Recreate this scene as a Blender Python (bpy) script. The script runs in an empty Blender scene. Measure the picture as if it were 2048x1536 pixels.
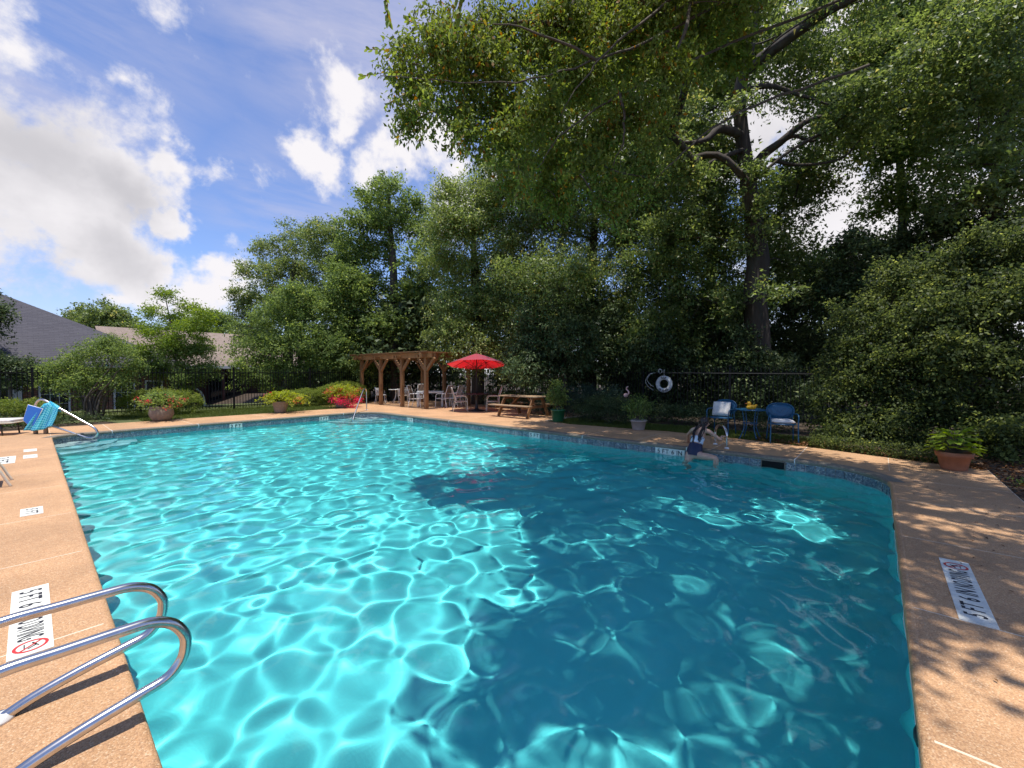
import bpy, math, random
import numpy as np
from mathutils import Vector, Matrix

S = bpy.context.scene
COL = S.collection
R2D = math.radians
# ------------------------------------------------------------------ camera
CAM_H = 1.6
FPX = 839.0
YAW = R2D(41.055)      # the view axis, turned from the pool's long side
PIT = R2D(1.529)
FW = (math.cos(YAW)*math.cos(PIT), math.sin(YAW)*math.cos(PIT), -math.sin(PIT))
RT = (math.sin(YAW), -math.cos(YAW), 0.0)
UP = (math.cos(YAW)*math.sin(PIT), math.sin(YAW)*math.sin(PIT), math.cos(PIT))
cd = bpy.data.cameras.new('camera')
cd.sensor_width = 36; cd.lens = 36*FPX/2048; cd.clip_end = 900; cd.clip_start = .05
cam = bpy.data.objects.new('camera', cd); COL.objects.link(cam)
cam.matrix_world = Matrix(((RT[0], UP[0], -FW[0], 0), (RT[1], UP[1], -FW[1], 0), (RT[2], UP[2], -FW[2], CAM_H), (0, 0, 0, 1)))
S.camera = cam
def P(px, py, D):
    """place in the world seen at a photo pixel, D metres ahead of the camera"""
    a = (px-1024)/FPX; b = (768-py)/FPX
    return Vector([D*(FW[i]+a*RT[i]+b*UP[i]) + (CAM_H if i == 2 else 0) for i in range(3)])
# ------------------------------------------------------------------ sun, sky, exposure
SUN = Vector((-.125, -.105, .985)).normalized()
S.view_settings.view_transform = 'Standard'; S.view_settings.look = 'None'
S.view_settings.exposure = 0.33; S.view_settings.gamma = 1; S.view_settings.use_curve_mapping = False
sd = bpy.data.lights.new('sun', 'SUN'); sd.energy = 4.4; sd.angle = R2D(.5); sd.color = (1, .965, .90)
so = bpy.data.objects.new('sun', sd); COL.objects.link(so)
so.rotation_euler = (-SUN).to_track_quat('-Z', 'Y').to_euler(); so.location = (0, 0, 40)
sd.cycles.is_caustics_light = True
W = bpy.data.worlds.new('World'); S.world = W; W.use_nodes = True
wt = W.node_tree; wn = wt.nodes; wl = wt.links
SKY_STRENGTH = .15
def build_sky():
    bg = wn['Background']; bg.inputs[1].default_value = SKY_STRENGTH
    sk = wn.new('ShaderNodeTexSky'); sk.sky_type = 'NISHITA'; sk.sun_disc = False
    sk.sun_elevation = math.asin(SUN.z); sk.sun_rotation = math.atan2(SUN.x, SUN.y)
    sk.air_density = 1.0; sk.dust_density = .25; sk.ozone_density = 2.2
    tc = wn.new('ShaderNodeTexCoord'); D = tc.outputs['Generated']
    def math_(op, a, b=None, c=None, clamp=False):
        n = wn.new('ShaderNodeMath'); n.operation = op; n.use_clamp = clamp
        for i, v in enumerate((a, b, c)):
            if v is None: continue
            if isinstance(v, (int, float)): n.inputs[i].default_value = v
            else: wl.new(v, n.inputs[i])
        return n.outputs[0]
    def smooth(v, a, b):
        n = wn.new('ShaderNodeMapRange'); n.interpolation_type = 'SMOOTHSTEP'
        n.inputs[1].default_value = a; n.inputs[2].default_value = b; wl.new(v, n.inputs[0]); return n.outputs[0]
    def noise(vec, scale, det=6, rough=.55, dist=0.0):
        n = wn.new('ShaderNodeTexNoise'); n.inputs['Scale'].default_value = scale; n.inputs['Detail'].default_value = det
        n.inputs['Roughness'].default_value = rough; n.inputs['Distortion'].default_value = dist; wl.new(vec, n.inputs['Vector']); return n.outputs[0]
    sep = wn.new('ShaderNodeSeparateXYZ'); wl.new(D, sep.inputs[0])
    # the cloud deck as a plane far above: dir.xy / (dir.z + a little)
    inv = math_('DIVIDE', 1.0, math_('ADD', math_('MAXIMUM', sep.outputs[2], 0.0), .12))
    sc = wn.new('ShaderNodeVectorMath'); sc.operation = 'SCALE'; wl.new(D, sc.inputs[0]); wl.new(inv, sc.inputs['Scale'])
    PL = sc.outputs[0]
    mp = wn.new('ShaderNodeMapping'); mp.inputs['Rotation'].default_value = (0, 0, R2D(62)); mp.inputs['Scale'].default_value = (.75, 1.4, 1); wl.new(PL, mp.inputs[0])
    cir = noise(mp.outputs[0], 1.35, 9, .62, .6)
    fb = noise(D, 9.0, 10, .62, .1)
    fb2 = noise(D, 3.1, 8, .55, .2)
    def vnoise(vec, scale, amp, det=5):
        n = wn.new('ShaderNodeTexNoise'); n.inputs['Scale'].default_value = scale; n.inputs['Detail'].default_value = det; n.inputs['Roughness'].default_value = .6; wl.new(vec, n.inputs['Vector'])
        o = wn.new('ShaderNodeVectorMath'); o.operation = 'MULTIPLY_ADD'; wl.new(n.outputs['Color'], o.inputs[0]); o.inputs[1].default_value = (amp,)*3; o.inputs[2].default_value = (-amp*.5,)*3; return o.outputs[0]
    def vadd(a, b):
        o = wn.new('ShaderNodeVectorMath'); o.operation = 'ADD'; wl.new(a, o.inputs[0]); wl.new(b, o.inputs[1]); return o.outputs[0]
    DW = vadd(vadd(D, vnoise(D, 4.0, .20)), vnoise(D, 13.0, .085, 8))     # cloud outlines billow
    # cumulus heaps standing where the photograph shows them
    heaps = [(40, 290, 175, 1), (165, 320, 165, 1), (255, 335, 115, 1), (325, 320, 66, 1), (70, 430, 165, 1), (200, 455, 150, 1), (295, 495, 75, 1), (330, 425, 50, 1),
             (110, 515, 60, .8), (30, 480, 80, .9), (-120, 350, 260, 1), (440, 517, 46, 1), (425, 575, 95, 1), (275, 585, 62, .9), (210, 615, 50, .7), (655, 338, 82, 1), (625, 312, 50, 1),
             (725, 185, 85, .8), (705, 250, 62, .9), (790, 300, 60, .8), (245, 160, 60, .6), (35, 82, 92, .55), (880, 270, 110, .9), (800, 345, 75, .8), (425, 340, 50, .75), (900, 420, 110, .9),
             (1550, 210, 260, 1), (1700, 420, 260, 1), (1950, 400, 260, 1), (1250, 200, 240, 1), (1700, 60, 200, 1)]
    acc = None
    for px, py, r, k in heaps:
        c = (P(px, py, 1.0) - Vector((0, 0, CAM_H))); rr = (P(px+r*.5, py, 1) - P(px-r*.5, py, 1)).length/c.length*1.0
        a2 = 1+((px-1024)/FPX)**2
        rr = r/FPX/math.sqrt(c.length_squared)
        c.normalize()
        d = wn.new('ShaderNodeVectorMath'); d.operation = 'DISTANCE'; wl.new(DW, d.inputs[0]); d.inputs[1].default_value = c
        v = math_('MULTIPLY_ADD', d.outputs['Value'], -k/rr, k)
        acc = v if acc is None else math_('SMOOTH_MAX', acc, v, .25)
    acc = math_('MAXIMUM', acc, -1.0)
    gen = math_('MULTIPLY_ADD', fb2, 4.0, -2.12)          # heaps elsewhere in the sky
    away = smooth(acc, -1.0, -.6)
    acc = math_('MAXIMUM', acc, math_('MINIMUM', gen, .25))
    body = math_('ADD', acc, math_('MULTIPLY_ADD', fb, 2.1, -1.10))
    cum = smooth(body, .05, .58)
    thin = math_('MULTIPLY', smooth(cir, .46, .80), .6)
    veil = [(640, 20, 330, .85), (800, 120, 320, .95), (130, 110, 330, .75), (300, 60, 260, .5), (560, 400, 190, .62), (650, 430, 150, .6)]
    for px, py, r, k in veil:
        c = (P(px, py, 1.0) - Vector((0, 0, CAM_H))); rr = r/FPX/c.length; c.normalize()
        d = wn.new('ShaderNodeVectorMath'); d.operation = 'DISTANCE'; wl.new(D, d.inputs[0]); d.inputs[1].default_value = c
        v = math_('MULTIPLY', smooth(d.outputs['Value'], rr, rr*.15), math_('MULTIPLY', smooth(cir, .30, .66), k))
        thin = math_('MAXIMUM', thin, v)
    low = math_('MULTIPLY', smooth(sep.outputs[2], .26, .0), .35)
    thin = math_('MAXIMUM', thin, low)
    grey = None
    for px, py, r, k in [(110, 320, 190, .8), (230, 370, 130, .85), (40, 420, 170, .6), (200, 500, 130, .75), (60, 540, 150, .5), (300, 300, 60, .25), (1500, 300, 300, .5)]:
        c = (P(px, py, 1.0) - Vector((0, 0, CAM_H))); rr = r/FPX/c.length; c.normalize()
        d = wn.new('ShaderNodeVectorMath'); d.operation = 'DISTANCE'; wl.new(DW, d.inputs[0]); d.inputs[1].default_value = c
        v = math_('MULTIPLY', smooth(d.outputs['Value'], rr, rr*.05), k); grey = v if grey is None else math_('MAXIMUM', grey, v)
    grey = math_('MULTIPLY', grey, smooth(fb2, .30, .50))
    gm = wn.new('ShaderNodeMix'); gm.data_type = 'RGBA'; wl.new(grey, gm.inputs[0])
    w = .76/SKY_STRENGTH
    gm.inputs[6].default_value = (w, w*.97, w*1.0, 1); gm.inputs[7].default_value = (w*.58, w*.57, w*.61, 1)
    tint = wn.new('ShaderNodeMix'); tint.data_type = 'RGBA'; tint.blend_type = 'MULTIPLY'; tint.inputs[0].default_value = 1
    wl.new(sk.outputs[0], tint.inputs[6]); tint.inputs[7].default_value = (.76, .81, 1.03, 1)
    m1 = wn.new('ShaderNodeMix'); m1.data_type = 'RGBA'; wl.new(thin, m1.inputs[0]); wl.new(tint.outputs[2], m1.inputs[6]); m1.inputs[7].default_value = (w*.62, w*.63, w*.82, 1)
    m2 = wn.new('ShaderNodeMix'); m2.data_type = 'RGBA'; wl.new(cum, m2.inputs[0]); wl.new(m1.outputs[2], m2.inputs[6]); wl.new(gm.outputs[2], m2.inputs[7])
    wl.new(m2.outputs[2], bg.inputs[0])
build_sky()
cy = S.cycles
cy.use_denoising = True; cy.caustics_refractive = True; cy.caustics_reflective = False
cy.sample_clamp_indirect = 8; cy.max_bounces = 10; cy.transparent_max_bounces = 8; cy.transmission_bounces = 8; cy.diffuse_bounces = 4; cy.glossy_bounces = 3
try: cy.denoiser = 'OPENIMAGEDENOISE'
except Exception: pass

# ------------------------------------------------------------------ materials
def mat(name, col, rough=.6, metal=0.0, var=None, bump=None, spec=.5, col2=None, coord='Object', stretch=None):
    m = bpy.data.materials.new(name); m.use_nodes = True
    t = m.node_tree; n = t.nodes; b = n['Principled BSDF']
    b.inputs['Base Color'].default_value = (*col, 1); b.inputs['Roughness'].default_value = rough
    b.inputs['Metallic'].default_value = metal; b.inputs['Specular IOR Level'].default_value = spec
    tc = n.new('ShaderNodeTexCoord'); src = tc.outputs[coord]
    if stretch:
        mp = n.new('ShaderNodeMapping'); mp.inputs['Scale'].default_value = stretch; t.links.new(src, mp.inputs[0]); src = mp.outputs[0]
    if var:
        nz = n.new('ShaderNodeTexNoise'); nz.inputs['Scale'].default_value = var[0]; nz.inputs['Detail'].default_value = 5; t.links.new(src, nz.inputs['Vector'])
        mx = n.new('ShaderNodeMix'); mx.data_type = 'RGBA'
        mr = n.new('ShaderNodeMapRange'); mr.inputs[1].default_value = .3; mr.inputs[2].default_value = .7; t.links.new(nz.outputs[0], mr.inputs[0]); t.links.new(mr.outputs[0], mx.inputs[0])
        c2 = col2 or tuple(c*(1-var[1]) for c in col)
        mx.inputs[6].default_value = (*col, 1); mx.inputs[7].default_value = (*c2, 1); t.links.new(mx.outputs[2], b.inputs['Base Color'])
    if bump:
        nb = n.new('ShaderNodeTexNoise'); nb.inputs['Scale'].default_value = bump[0]; nb.inputs['Detail'].default_value = 4; t.links.new(src, nb.inputs['Vector'])
        bp = n.new('ShaderNodeBump'); bp.inputs['Strength'].default_value = bump[1]; bp.inputs['Distance'].default_value = .02; t.links.new(nb.outputs[0], bp.inputs['Height']); t.links.new(bp.outputs[0], b.inputs['Normal'])
    return m
def leaf_mat(name, c1, c2, c3=None, trans=.5, rough=.58, spec=.22, k=1.0):
    c1, c2, c3 = (None if c is None else (min(.5, c[0]*(1.0 if max(c) > .25 else 2.3)), min(.5, c[1]*(1.0 if max(c) > .25 else 2.05)), c[2]*(1.0 if max(c) > .25 else 2.5)) if c[1] > c[0]*.8 else c for c in (c1, c2, c3))
    m = bpy.data.materials.new(name); m.use_nodes = True
    t = m.node_tree; n = t.nodes; b = n['Principled BSDF']; out = n['Material Output']
    at = n.new('ShaderNodeAttribute'); at.attribute_name = 'tint'
    rp = n.new('ShaderNodeValToRGB'); e = rp.color_ramp.elements
    e[0].position = 0; e[0].color = (*c1, 1); e[1].position = .9; e[1].color = (*c2, 1)
    if c3: x = e.new(1.0); x.color = (*c3, 1)
    t.links.new(at.outputs['Fac'], rp.inputs[0]); t.links.new(rp.outputs[0], b.inputs['Base Color'])
    b.inputs['Roughness'].default_value = rough; b.inputs['Specular IOR Level'].default_value = spec
    tr = n.new('ShaderNodeBsdfTranslucent'); hs = n.new('ShaderNodeHueSaturation'); hs.inputs['Saturation'].default_value = 1.15; hs.inputs['Value'].default_value = 1.7
    hs.inputs['Hue'].default_value = .485
    t.links.new(rp.outputs[0], hs.inputs['Color']); t.links.new(hs.outputs[0], tr.inputs[0])
    mx = n.new('ShaderNodeMixShader'); mx.inputs[0].default_value = trans
    t.links.new(b.outputs[0], mx.inputs[1]); t.links.new(tr.outputs[0], mx.inputs[2]); t.links.new(mx.outputs[0], out.inputs[0])
    return m
def aggregate(name, ramp, scale=105, rough=.75, damp=1.0):
    """washed pebble aggregate: voronoi stones, each its own tan, set in mortar"""
    m = bpy.data.materials.new(name); m.use_nodes = True
    t = m.node_tree; n = t.nodes; L = t.links; b = n['Principled BSDF']; b.inputs['Roughness'].default_value = rough
    g = n.new('ShaderNodeNewGeometry')
    v = n.new('ShaderNodeTexVoronoi'); v.inputs['Scale'].default_value = scale; L.new(g.outputs['Position'], v.inputs['Vector'])
    sx = n.new('ShaderNodeSeparateColor'); L.new(v.outputs['Color'], sx.inputs[0])
    rp = n.new('ShaderNodeValToRGB'); rp.color_ramp.interpolation = 'LINEAR'
    e = rp.color_ramp.elements; e[0].position = ramp[0][0]; e[0].color = (*ramp[0][1], 1); e[1].position = ramp[-1][0]; e[1].color = (*ramp[-1][1], 1)
    for p, c in ramp[1:-1]: x = e.new(p); x.color = (*c, 1)
    L.new(sx.outputs[0], rp.inputs[0])
    dk = n.new('ShaderNodeMapRange'); dk.inputs[1].default_value = .25; dk.inputs[2].default_value = .75; dk.inputs[3].default_value = 1.0; dk.inputs[4].default_value = .80; L.new(v.outputs['Distance'], dk.inputs[0])
    st = n.new('ShaderNodeTexNoise'); st.inputs['Scale'].default_value = .9; st.inputs['Detail'].default_value = 7; st.inputs['Roughness'].default_value = .65; L.new(g.outputs['Position'], st.inputs['Vector'])
    sm = n.new('ShaderNodeMapRange'); sm.inputs[1].default_value = .35; sm.inputs[2].default_value = .65; sm.inputs[3].default_value = .78*damp; sm.inputs[4].default_value = 1.10*damp; L.new(st.outputs[0], sm.inputs[0])
    mu = n.new('ShaderNodeMath'); mu.operation = 'MULTIPLY'; L.new(dk.outputs[0], mu.inputs[0]); L.new(sm.outputs[0], mu.inputs[1])
    vm = n.new('ShaderNodeVectorMath'); vm.operation = 'SCALE'; L.new(rp.outputs[0], vm.inputs[0]); L.new(mu.outputs[0], vm.inputs['Scale'])
    L.new(vm.outputs[0], b.inputs['Base Color'])
    bp = n.new('ShaderNodeBump'); bp.inputs['Strength'].default_value = .55; bp.inputs['Distance'].default_value = .004; bp.invert = True
    L.new(v.outputs['Distance'], bp.inputs['Height']); L.new(bp.outputs[0], b.inputs['Normal'])
    return m
M = {}
M['deck'] = aggregate('tan pebble aggregate', [(0, (.43, .235, .12)), (.3, (.55, .305, .145)), (.55, (.63, .37, .19)), (.8, (.58, .315, .15)), (1, (.73, .50, .30))], 150)
M['coping'] = aggregate('grey brown coping aggregate', [(0, (.14, .115, .085)), (.5, (.235, .195, .145)), (1, (.35, .29, .21))], 120)
M['mortar'] = mat('pale joint mortar', (.74, .60, .44), .9, var=(8, .2), bump=(60, .3))
M['plaster'] = mat('aqua pool plaster', (.135, .765, .765), .7, var=(1.6, .10), bump=(40, .1), coord='Object')
M['step_plaster'] = mat('white pool step plaster', (.82, .82, .76), .7, var=(4, .1))
M['step_aqua'] = mat('pale aqua step plaster', (.36, .66, .68), .7, var=(4, .1))
M['grout'] = mat('white grout', (.62, .68, .66), .7, var=(20, .2))
M['steel'] = mat('brushed stainless steel', (.60, .58, .57), .22, 1.0, var=(30, .15), spec=.5)
M['oldalu'] = mat('dull weathered aluminium', (.045, .045, .042), .8, spec=.2)
M['white'] = mat('white paint', (.78, .77, .73), .45, var=(12, .08))
M['decal'] = mat('white tile sticker', (.80, .79, .70), .6, var=(16, .22), bump=(140, .25))
M['black'] = mat('black paint', (.006, .006, .0065), .6, spec=.2)
M['ink'] = mat('black lettering', (.02, .018, .025), .6)
M['red_ink'] = mat('red print', (.55, .03, .03), .6)
M['wood'] = mat('stained cedar', (.30, .15, .06), .65, var=(3, .45), bump=(30, .3), stretch=(1, 1, .15))
M['pinewood'] = mat('weathered pine board', (.42, .28, .16), .7, var=(5, .35), bump=(40, .3), stretch=(1, .12, 1))
M['red'] = mat('red umbrella cloth', (.62, .018, .03), .75, var=(14, .12))
M['blue'] = mat('blue powder coat', (.008, .085, .18), .4, var=(30, .15))
M['cushion'] = mat('off white cushion cloth', (.72, .68, .64), .9, var=(18, .14), bump=(90, .3))
M['terracotta'] = mat('terracotta clay', (.42, .17, .085), .8, var=(9, .3), bump=(30, .2))
M['green_pot'] = mat('green plastic', (.02, .13, .05), .4, var=(7, .2))
M['stone_pot'] = mat('taupe cast stone pot', (.30, .235, .185), .85, var=(14, .3), bump=(40, .5))
M['grey_pot'] = mat('greige plastic pot', (.40, .34, .31), .7, var=(8, .18))
M['bark'] = mat('dark fissured bark', (.085, .065, .05), .9, var=(5, .55), bump=(14, 1.0), stretch=(1, 1, .22))
M['twig'] = mat('grey twig bark', (.12, .095, .07), .9, var=(9, .4))
M['soil'] = mat('brown leaf litter', (.075, .05, .03), .95, var=(3, .6), bump=(22, .8), coord='Object')
M['strap'] = mat('taupe vinyl straps', (.30, .22, .15), .55, var=(20, .15))
M['offwhite'] = mat('cream powder coated tube', (.70, .64, .52), .4)
M['darkmetal'] = mat('dark bronze metal', (.035, .03, .028), .4, .3)
M['glass'] = mat('dark window glass', (.015, .02, .025), .06, spec=.8)
M['duck'] = mat('yellow rubber', (.80, .42, .02), .35)
M['orange'] = mat('orange rubber', (.75, .16, .02), .4)
M['pink'] = mat('faded pink plastic', (.75, .45, .40), .5, var=(9, .2))
M['skin'] = mat('skin', (.58, .34, .24), .5, var=(9, .10))
M['hair'] = mat('dark brown hair', (.018, .009, .008), .45, var=(40, .5), stretch=(1, 1, .1))
M['top_cloth'] = mat('pale blue swim top', (.60, .66, .76), .7, var=(30, .08))
M['navy'] = mat('navy swim bottoms', (.008, .014, .05), .55)
M['seatblue'] = mat('blue moulded plastic', (.02, .17, .62), .45)
M['rope'] = mat('white rope', (.55, .54, .50), .8)
M['hull'] = mat('matt white ring foam', (.62, .62, .60), .6, var=(14, .2))
M['sofit'] = mat('white trim paint', (.62, .62, .60), .6)
M['chim'] = mat('grey lap siding', (.24, .22, .24), .8, var=(5, .1))
M['brownwall'] = mat('brown painted boards', (.09, .035, .028), .8, var=(5, .2))
M['grassb'] = mat('lawn soil and thatch', (.10, .12, .035), .95, var=(8, .4), bump=(60, .8))

def brick_mat(name, c1, c2, mortar, scale, ox=0, row=.25, bw=.5, msize=.02):
    m = bpy.data.materials.new(name); m.use_nodes = True
    t = m.node_tree; n = t.nodes; L = t.links; b = n['Principled BSDF']; b.inputs['Roughness'].default_value = .85
    tc = n.new('ShaderNodeUVMap'); br = n.new('ShaderNodeTexBrick')
    br.inputs['Scale'].default_value = scale; br.inputs['Color1'].default_value = (*c1, 1); br.inputs['Color2'].default_value = (*c2, 1); br.inputs['Mortar'].default_value = (*mortar, 1)
    br.inputs['Mortar Size'].default_value = msize; br.inputs['Brick Width'].default_value = bw; br.inputs['Row Height'].default_value = row
    nz = n.new('ShaderNodeTexNoise'); nz.inputs['Scale'].default_value = 1.3; nz.inputs['Detail'].default_value = 6
    mx = n.new('ShaderNodeMix'); mx.data_type = 'RGBA'; mx.blend_type = 'MULTIPLY'; mx.inputs[0].default_value = .5
    L.new(tc.outputs[0], br.inputs['Vector']); L.new(br.outputs[0], mx.inputs[6]); L.new(nz.outputs[0], mx.inputs[7]); L.new(mx.outputs[2], b.inputs['Base Color'])
    bp = n.new('ShaderNodeBump'); bp.inputs['Strength'].default_value = .4; bp.inputs['Distance'].default_value = .01; bp.invert = True; L.new(br.outputs['Fac'], bp.inputs['Height']); L.new(bp.outputs[0], b.inputs['Normal'])
    return m
M['brick'] = brick_mat('orange brown brick', (.36, .15, .075), (.28, .11, .06), (.42, .34, .27), 1.0, row=.076, bw=.21, msize=.006)
M['shingle'] = brick_mat('charcoal shingle', (.070, .064, .078), (.090, .083, .098), (.060, .055, .067), 1.0, row=.16, bw=.32, msize=.008)
M['tanroof'] = brick_mat('tan brown shingle', (.30, .22, .17), (.38, .29, .23), (.16, .11, .09), 1.0, row=.16, bw=.34, msize=.006)
def tile_mat():
    m = bpy.data.materials.new('blue grey pebble mosaic tile'); m.use_nodes = True
    t = m.node_tree; n = t.nodes; L = t.links; b = n['Principled BSDF']; b.inputs['Roughness'].default_value = .25
    g = n.new('ShaderNodeNewGeometry'); v = n.new('ShaderNodeTexVoronoi'); v.inputs['Scale'].default_value = 70; L.new(g.outputs['Position'], v.inputs['Vector'])
    sx = n.new('ShaderNodeSeparateColor'); L.new(v.outputs['Color'], sx.inputs[0])
    rp = n.new('ShaderNodeValToRGB'); e = rp.color_ramp.elements; e[0].color = (.05, .065, .08, 1); e[1].color = (.50, .47, .42, 1); e[1].position = 1
    x = e.new(.45); x.color = (.11, .15, .19, 1); x = e.new(.8); x.color = (.23, .25, .27, 1)
    oi = n.new('ShaderNodeObjectInfo'); ad = n.new('ShaderNodeMath'); ad.operation = 'MULTIPLY_ADD'; ad.inputs[1].default_value = .2; L.new(oi.outputs['Random'], ad.inputs[0]); L.new(sx.outputs[1], ad.inputs[2])
    sb = n.new('ShaderNodeMath'); sb.operation = 'SUBTRACT'; L.new(ad.outputs[0], sb.inputs[0]); sb.inputs[1].default_value = .1
    L.new(sb.outputs[0], rp.inputs[0]); L.new(rp.outputs[0], b.inputs['Base Color'])
    return m
M['tile'] = tile_mat()
def water_mat():
    m = bpy.data.materials.new('pool water'); m.use_nodes = True; t = m.node_tree; n = t.nodes; n.clear()
    o = n.new('ShaderNodeOutputMaterial'); g = n.new('ShaderNodeBsdfGlass'); g.inputs['Color'].default_value = (.84, .985, 1, 1); g.inputs['IOR'].default_value = 1.333; g.inputs['Roughness'].default_value = 0
    t.links.new(g.outputs[0], o.inputs[0]); return m
M['water'] = water_mat()
M['L_oak'] = leaf_mat('oak leaves', (.032, .054, .013), (.105, .150, .038), (.18, .19, .05), rough=.42, spec=.5)
M['L_elm'] = leaf_mat('elm leaves', (.035, .058, .010), (.105, .150, .028), (.30, .16, .03), trans=.45)
M['L_pale'] = leaf_mat('pale loose leaves', (.042, .066, .015), (.125, .175, .045), (.20, .23, .07), rough=.42, spec=.5)
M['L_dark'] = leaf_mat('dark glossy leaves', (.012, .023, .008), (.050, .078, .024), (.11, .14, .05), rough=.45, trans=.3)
M['L_mid'] = leaf_mat('mid green leaves', (.036, .064, .016), (.105, .155, .036), (.15, .20, .05))
M['L_yel'] = leaf_mat('yellow green leaves', (.075, .12, .018), (.19, .27, .045), (.27, .33, .07), trans=.5)
M['L_vine'] = leaf_mat('vine leaves', (.010, .020, .007), (.075, .105, .026), (.16, .20, .05), rough=.5)
M['L_blue'] = leaf_mat('dark juniper', (.008, .018, .010), (.022, .042, .022), (.04, .06, .03), trans=.15)
M['L_hedge'] = leaf_mat('clipped hedge leaves', (.045, .075, .012), (.11, .15, .03), (.16, .18, .05))
M['L_lime'] = leaf_mat('lime leaves', (.13, .17, .02), (.26, .32, .05), (.34, .33, .07), trans=.45)
M['L_pink'] = leaf_mat('pink bracts', (.55, .02, .07), (.80, .06, .13), (.85, .22, .22), trans=.35)
M['L_coral'] = leaf_mat('coral bracts', (.60, .05, .05), (.78, .15, .12), (.85, .30, .22), trans=.35)
M['L_grass'] = leaf_mat('grass blades', (.028, .045, .008), (.068, .098, .018), (.10, .105, .03), trans=.4, rough=.6)
M['L_dry'] = leaf_mat('dry leaves', (.10, .045, .02), (.24, .12, .05), (.33, .2, .1), trans=.1)

# ------------------------------------------------------------------ builders
class MB:
    def __init__(s): s.v = []; s.f = []
    def add(s, vs, fs):
        o = len(s.v); s.v += [tuple(v) for v in vs]; s.f += [tuple(i+o for i in f) for f in fs]; return s
    def box(s, c, size, mtx=None):
        x, y, z = (k/2 for k in size)
        vs = [Vector(p) for p in ((-x, -y, -z), (x, -y, -z), (x, y, -z), (-x, y, -z), (-x, -y, z), (x, -y, z), (x, y, z), (-x, y, z))]
        if mtx: vs = [mtx @ v for v in vs]
        return s.add([v+Vector(c) for v in vs], [(0, 3, 2, 1), (4, 5, 6, 7), (0, 1, 5, 4), (1, 2, 6, 5), (2, 3, 7, 6), (3, 0, 4, 7)])
    def beam(s, a, b, w, h, up=(0, 0, 1)):
        a = Vector(a); b = Vector(b); d = (b-a); l = d.length; d.normalize(); u = Vector(up)
        sd_ = d.cross(u)
        if sd_.length < 1e-4: sd_ = d.cross(Vector((1, 0, 0)))
        sd_.normalize(); u = sd_.cross(d)
        m = Matrix((d, sd_, u)).transposed()
        return s.box((a+b)/2, (l, w, h), m)
    def tube(s, pts, r, n=8, caps=True, closed=False):
        pts = [Vector(p) for p in pts]; k = len(pts)
        rs = r if isinstance(r, (list, tuple)) else [r]*k
        ref = None; vs = []; fs = []
        for i, p in enumerate(pts):
            if closed: t = pts[(i+1) % k]-pts[i-1]
            else: t = pts[min(i+1, k-1)]-pts[max(i-1, 0)]
            t.normalize()
            if ref is None: ref = t.orthogonal().normalized()
            ref = (ref - t*ref.dot(t)).normalized(); b = t.cross(ref)
            for j in range(n):
                a = 2*math.pi*j/n; vs.append(p+(ref*math.cos(a)+b*math.sin(a))*rs[i])
        for i in range(k if closed else k-1):
            i2 = (i+1) % k
            for j in range(n): fs.append((i*n+j, i*n+(j+1) % n, i2*n+(j+1) % n, i2*n+j))
        if caps and not closed: fs.append(tuple(range(n-1, -1, -1))); fs.append(tuple(range((k-1)*n, k*n)))
        return s.add(vs, fs)
    def lathe(s, prof, n=24, c=(0, 0, 0), sx=1, sy=1, mtx=None):
        vs = []; fs = []; c = Vector(c)
        for r, z in prof:
            for j in range(n):
                a = 2*math.pi*j/n; v = Vector((r*math.cos(a)*sx, r*math.sin(a)*sy, z))
                if mtx: v = mtx @ v
                vs.append(v+c)
        for i in range(len(prof)-1):
            for j in range(n): fs.append((i*n+j, i*n+(j+1) % n, (i+1)*n+(j+1) % n, (i+1)*n+j))
        fs.append(tuple(range(n-1, -1, -1))); fs.append(tuple(range((len(prof)-1)*n, len(prof)*n)))
        return s.add(vs, fs)
    def ell(s, c, rad, nu=14, nv=9, mtx=None):
        prof = [(max(1e-4, math.sin(math.pi*i/(nv-1))), -math.cos(math.pi*i/(nv-1))) for i in range(nv)]
        m = (mtx or Matrix.Identity(3)) @ Matrix.Diagonal(Vector(rad))
        return s.lathe(prof, nu, c, mtx=m)
    def sheet(s, pts, z):          # flat polygon
        return s.add([(p[0], p[1], z) for p in pts], [tuple(range(len(pts)))])
    def prism(s, pts, z0, z1):
        k = len(pts); vs = [(p[0], p[1], z0) for p in pts]+[(p[0], p[1], z1) for p in pts]
        fs = [tuple(range(k-1, -1, -1)), tuple(range(k, 2*k))]+[(i, (i+1) % k, k+(i+1) % k, k+i) for i in range(k)]
        return s.add(vs, fs)
    def mesh(s, name, m, smooth=False):
        me = bpy.data.meshes.new(name); me.from_pydata(s.v, [], s.f); me.materials.append(m)
        if smooth: me.polygons.foreach_set('use_smooth', [True]*len(me.polygons))
        me.update(); return me
    def build(s, name, m, parent=None, smooth=False, bevel=0, loc=None, auto=None):
        return put(name, s.mesh(name, m, smooth), parent, bevel, loc)
def put(name, me, parent=None, bevel=0, loc=None, rot=None):
    o = bpy.data.objects.new(name, me); COL.objects.link(o)
    if parent is not None: o.parent = parent
    if loc is not None: o.location = loc
    if rot is not None: o.rotation_euler = rot
    if name in ('flowers', 'foliage', 'stems'): o['kind'] = 'stuff'
    if bevel:
        b = o.modifiers.new('bevel', 'BEVEL'); b.width = bevel; b.segments = 2; b.limit_method = 'ANGLE'
    return o
def tag(o, label, cat, group=None):
    o['label'] = label; o['category'] = cat
    if group: o['group'] = group
    return o
def thing(name, label, cat, loc=(0, 0, 0), rz=0.0, group=None):
    o = bpy.data.objects.new(name, None); COL.objects.link(o); o.empty_display_size = .2
    o.location = loc; o.rotation_euler = (0, 0, rz); return tag(o, label, cat, group)
def struct(o, kind='structure'): o['kind'] = kind; return o
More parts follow.
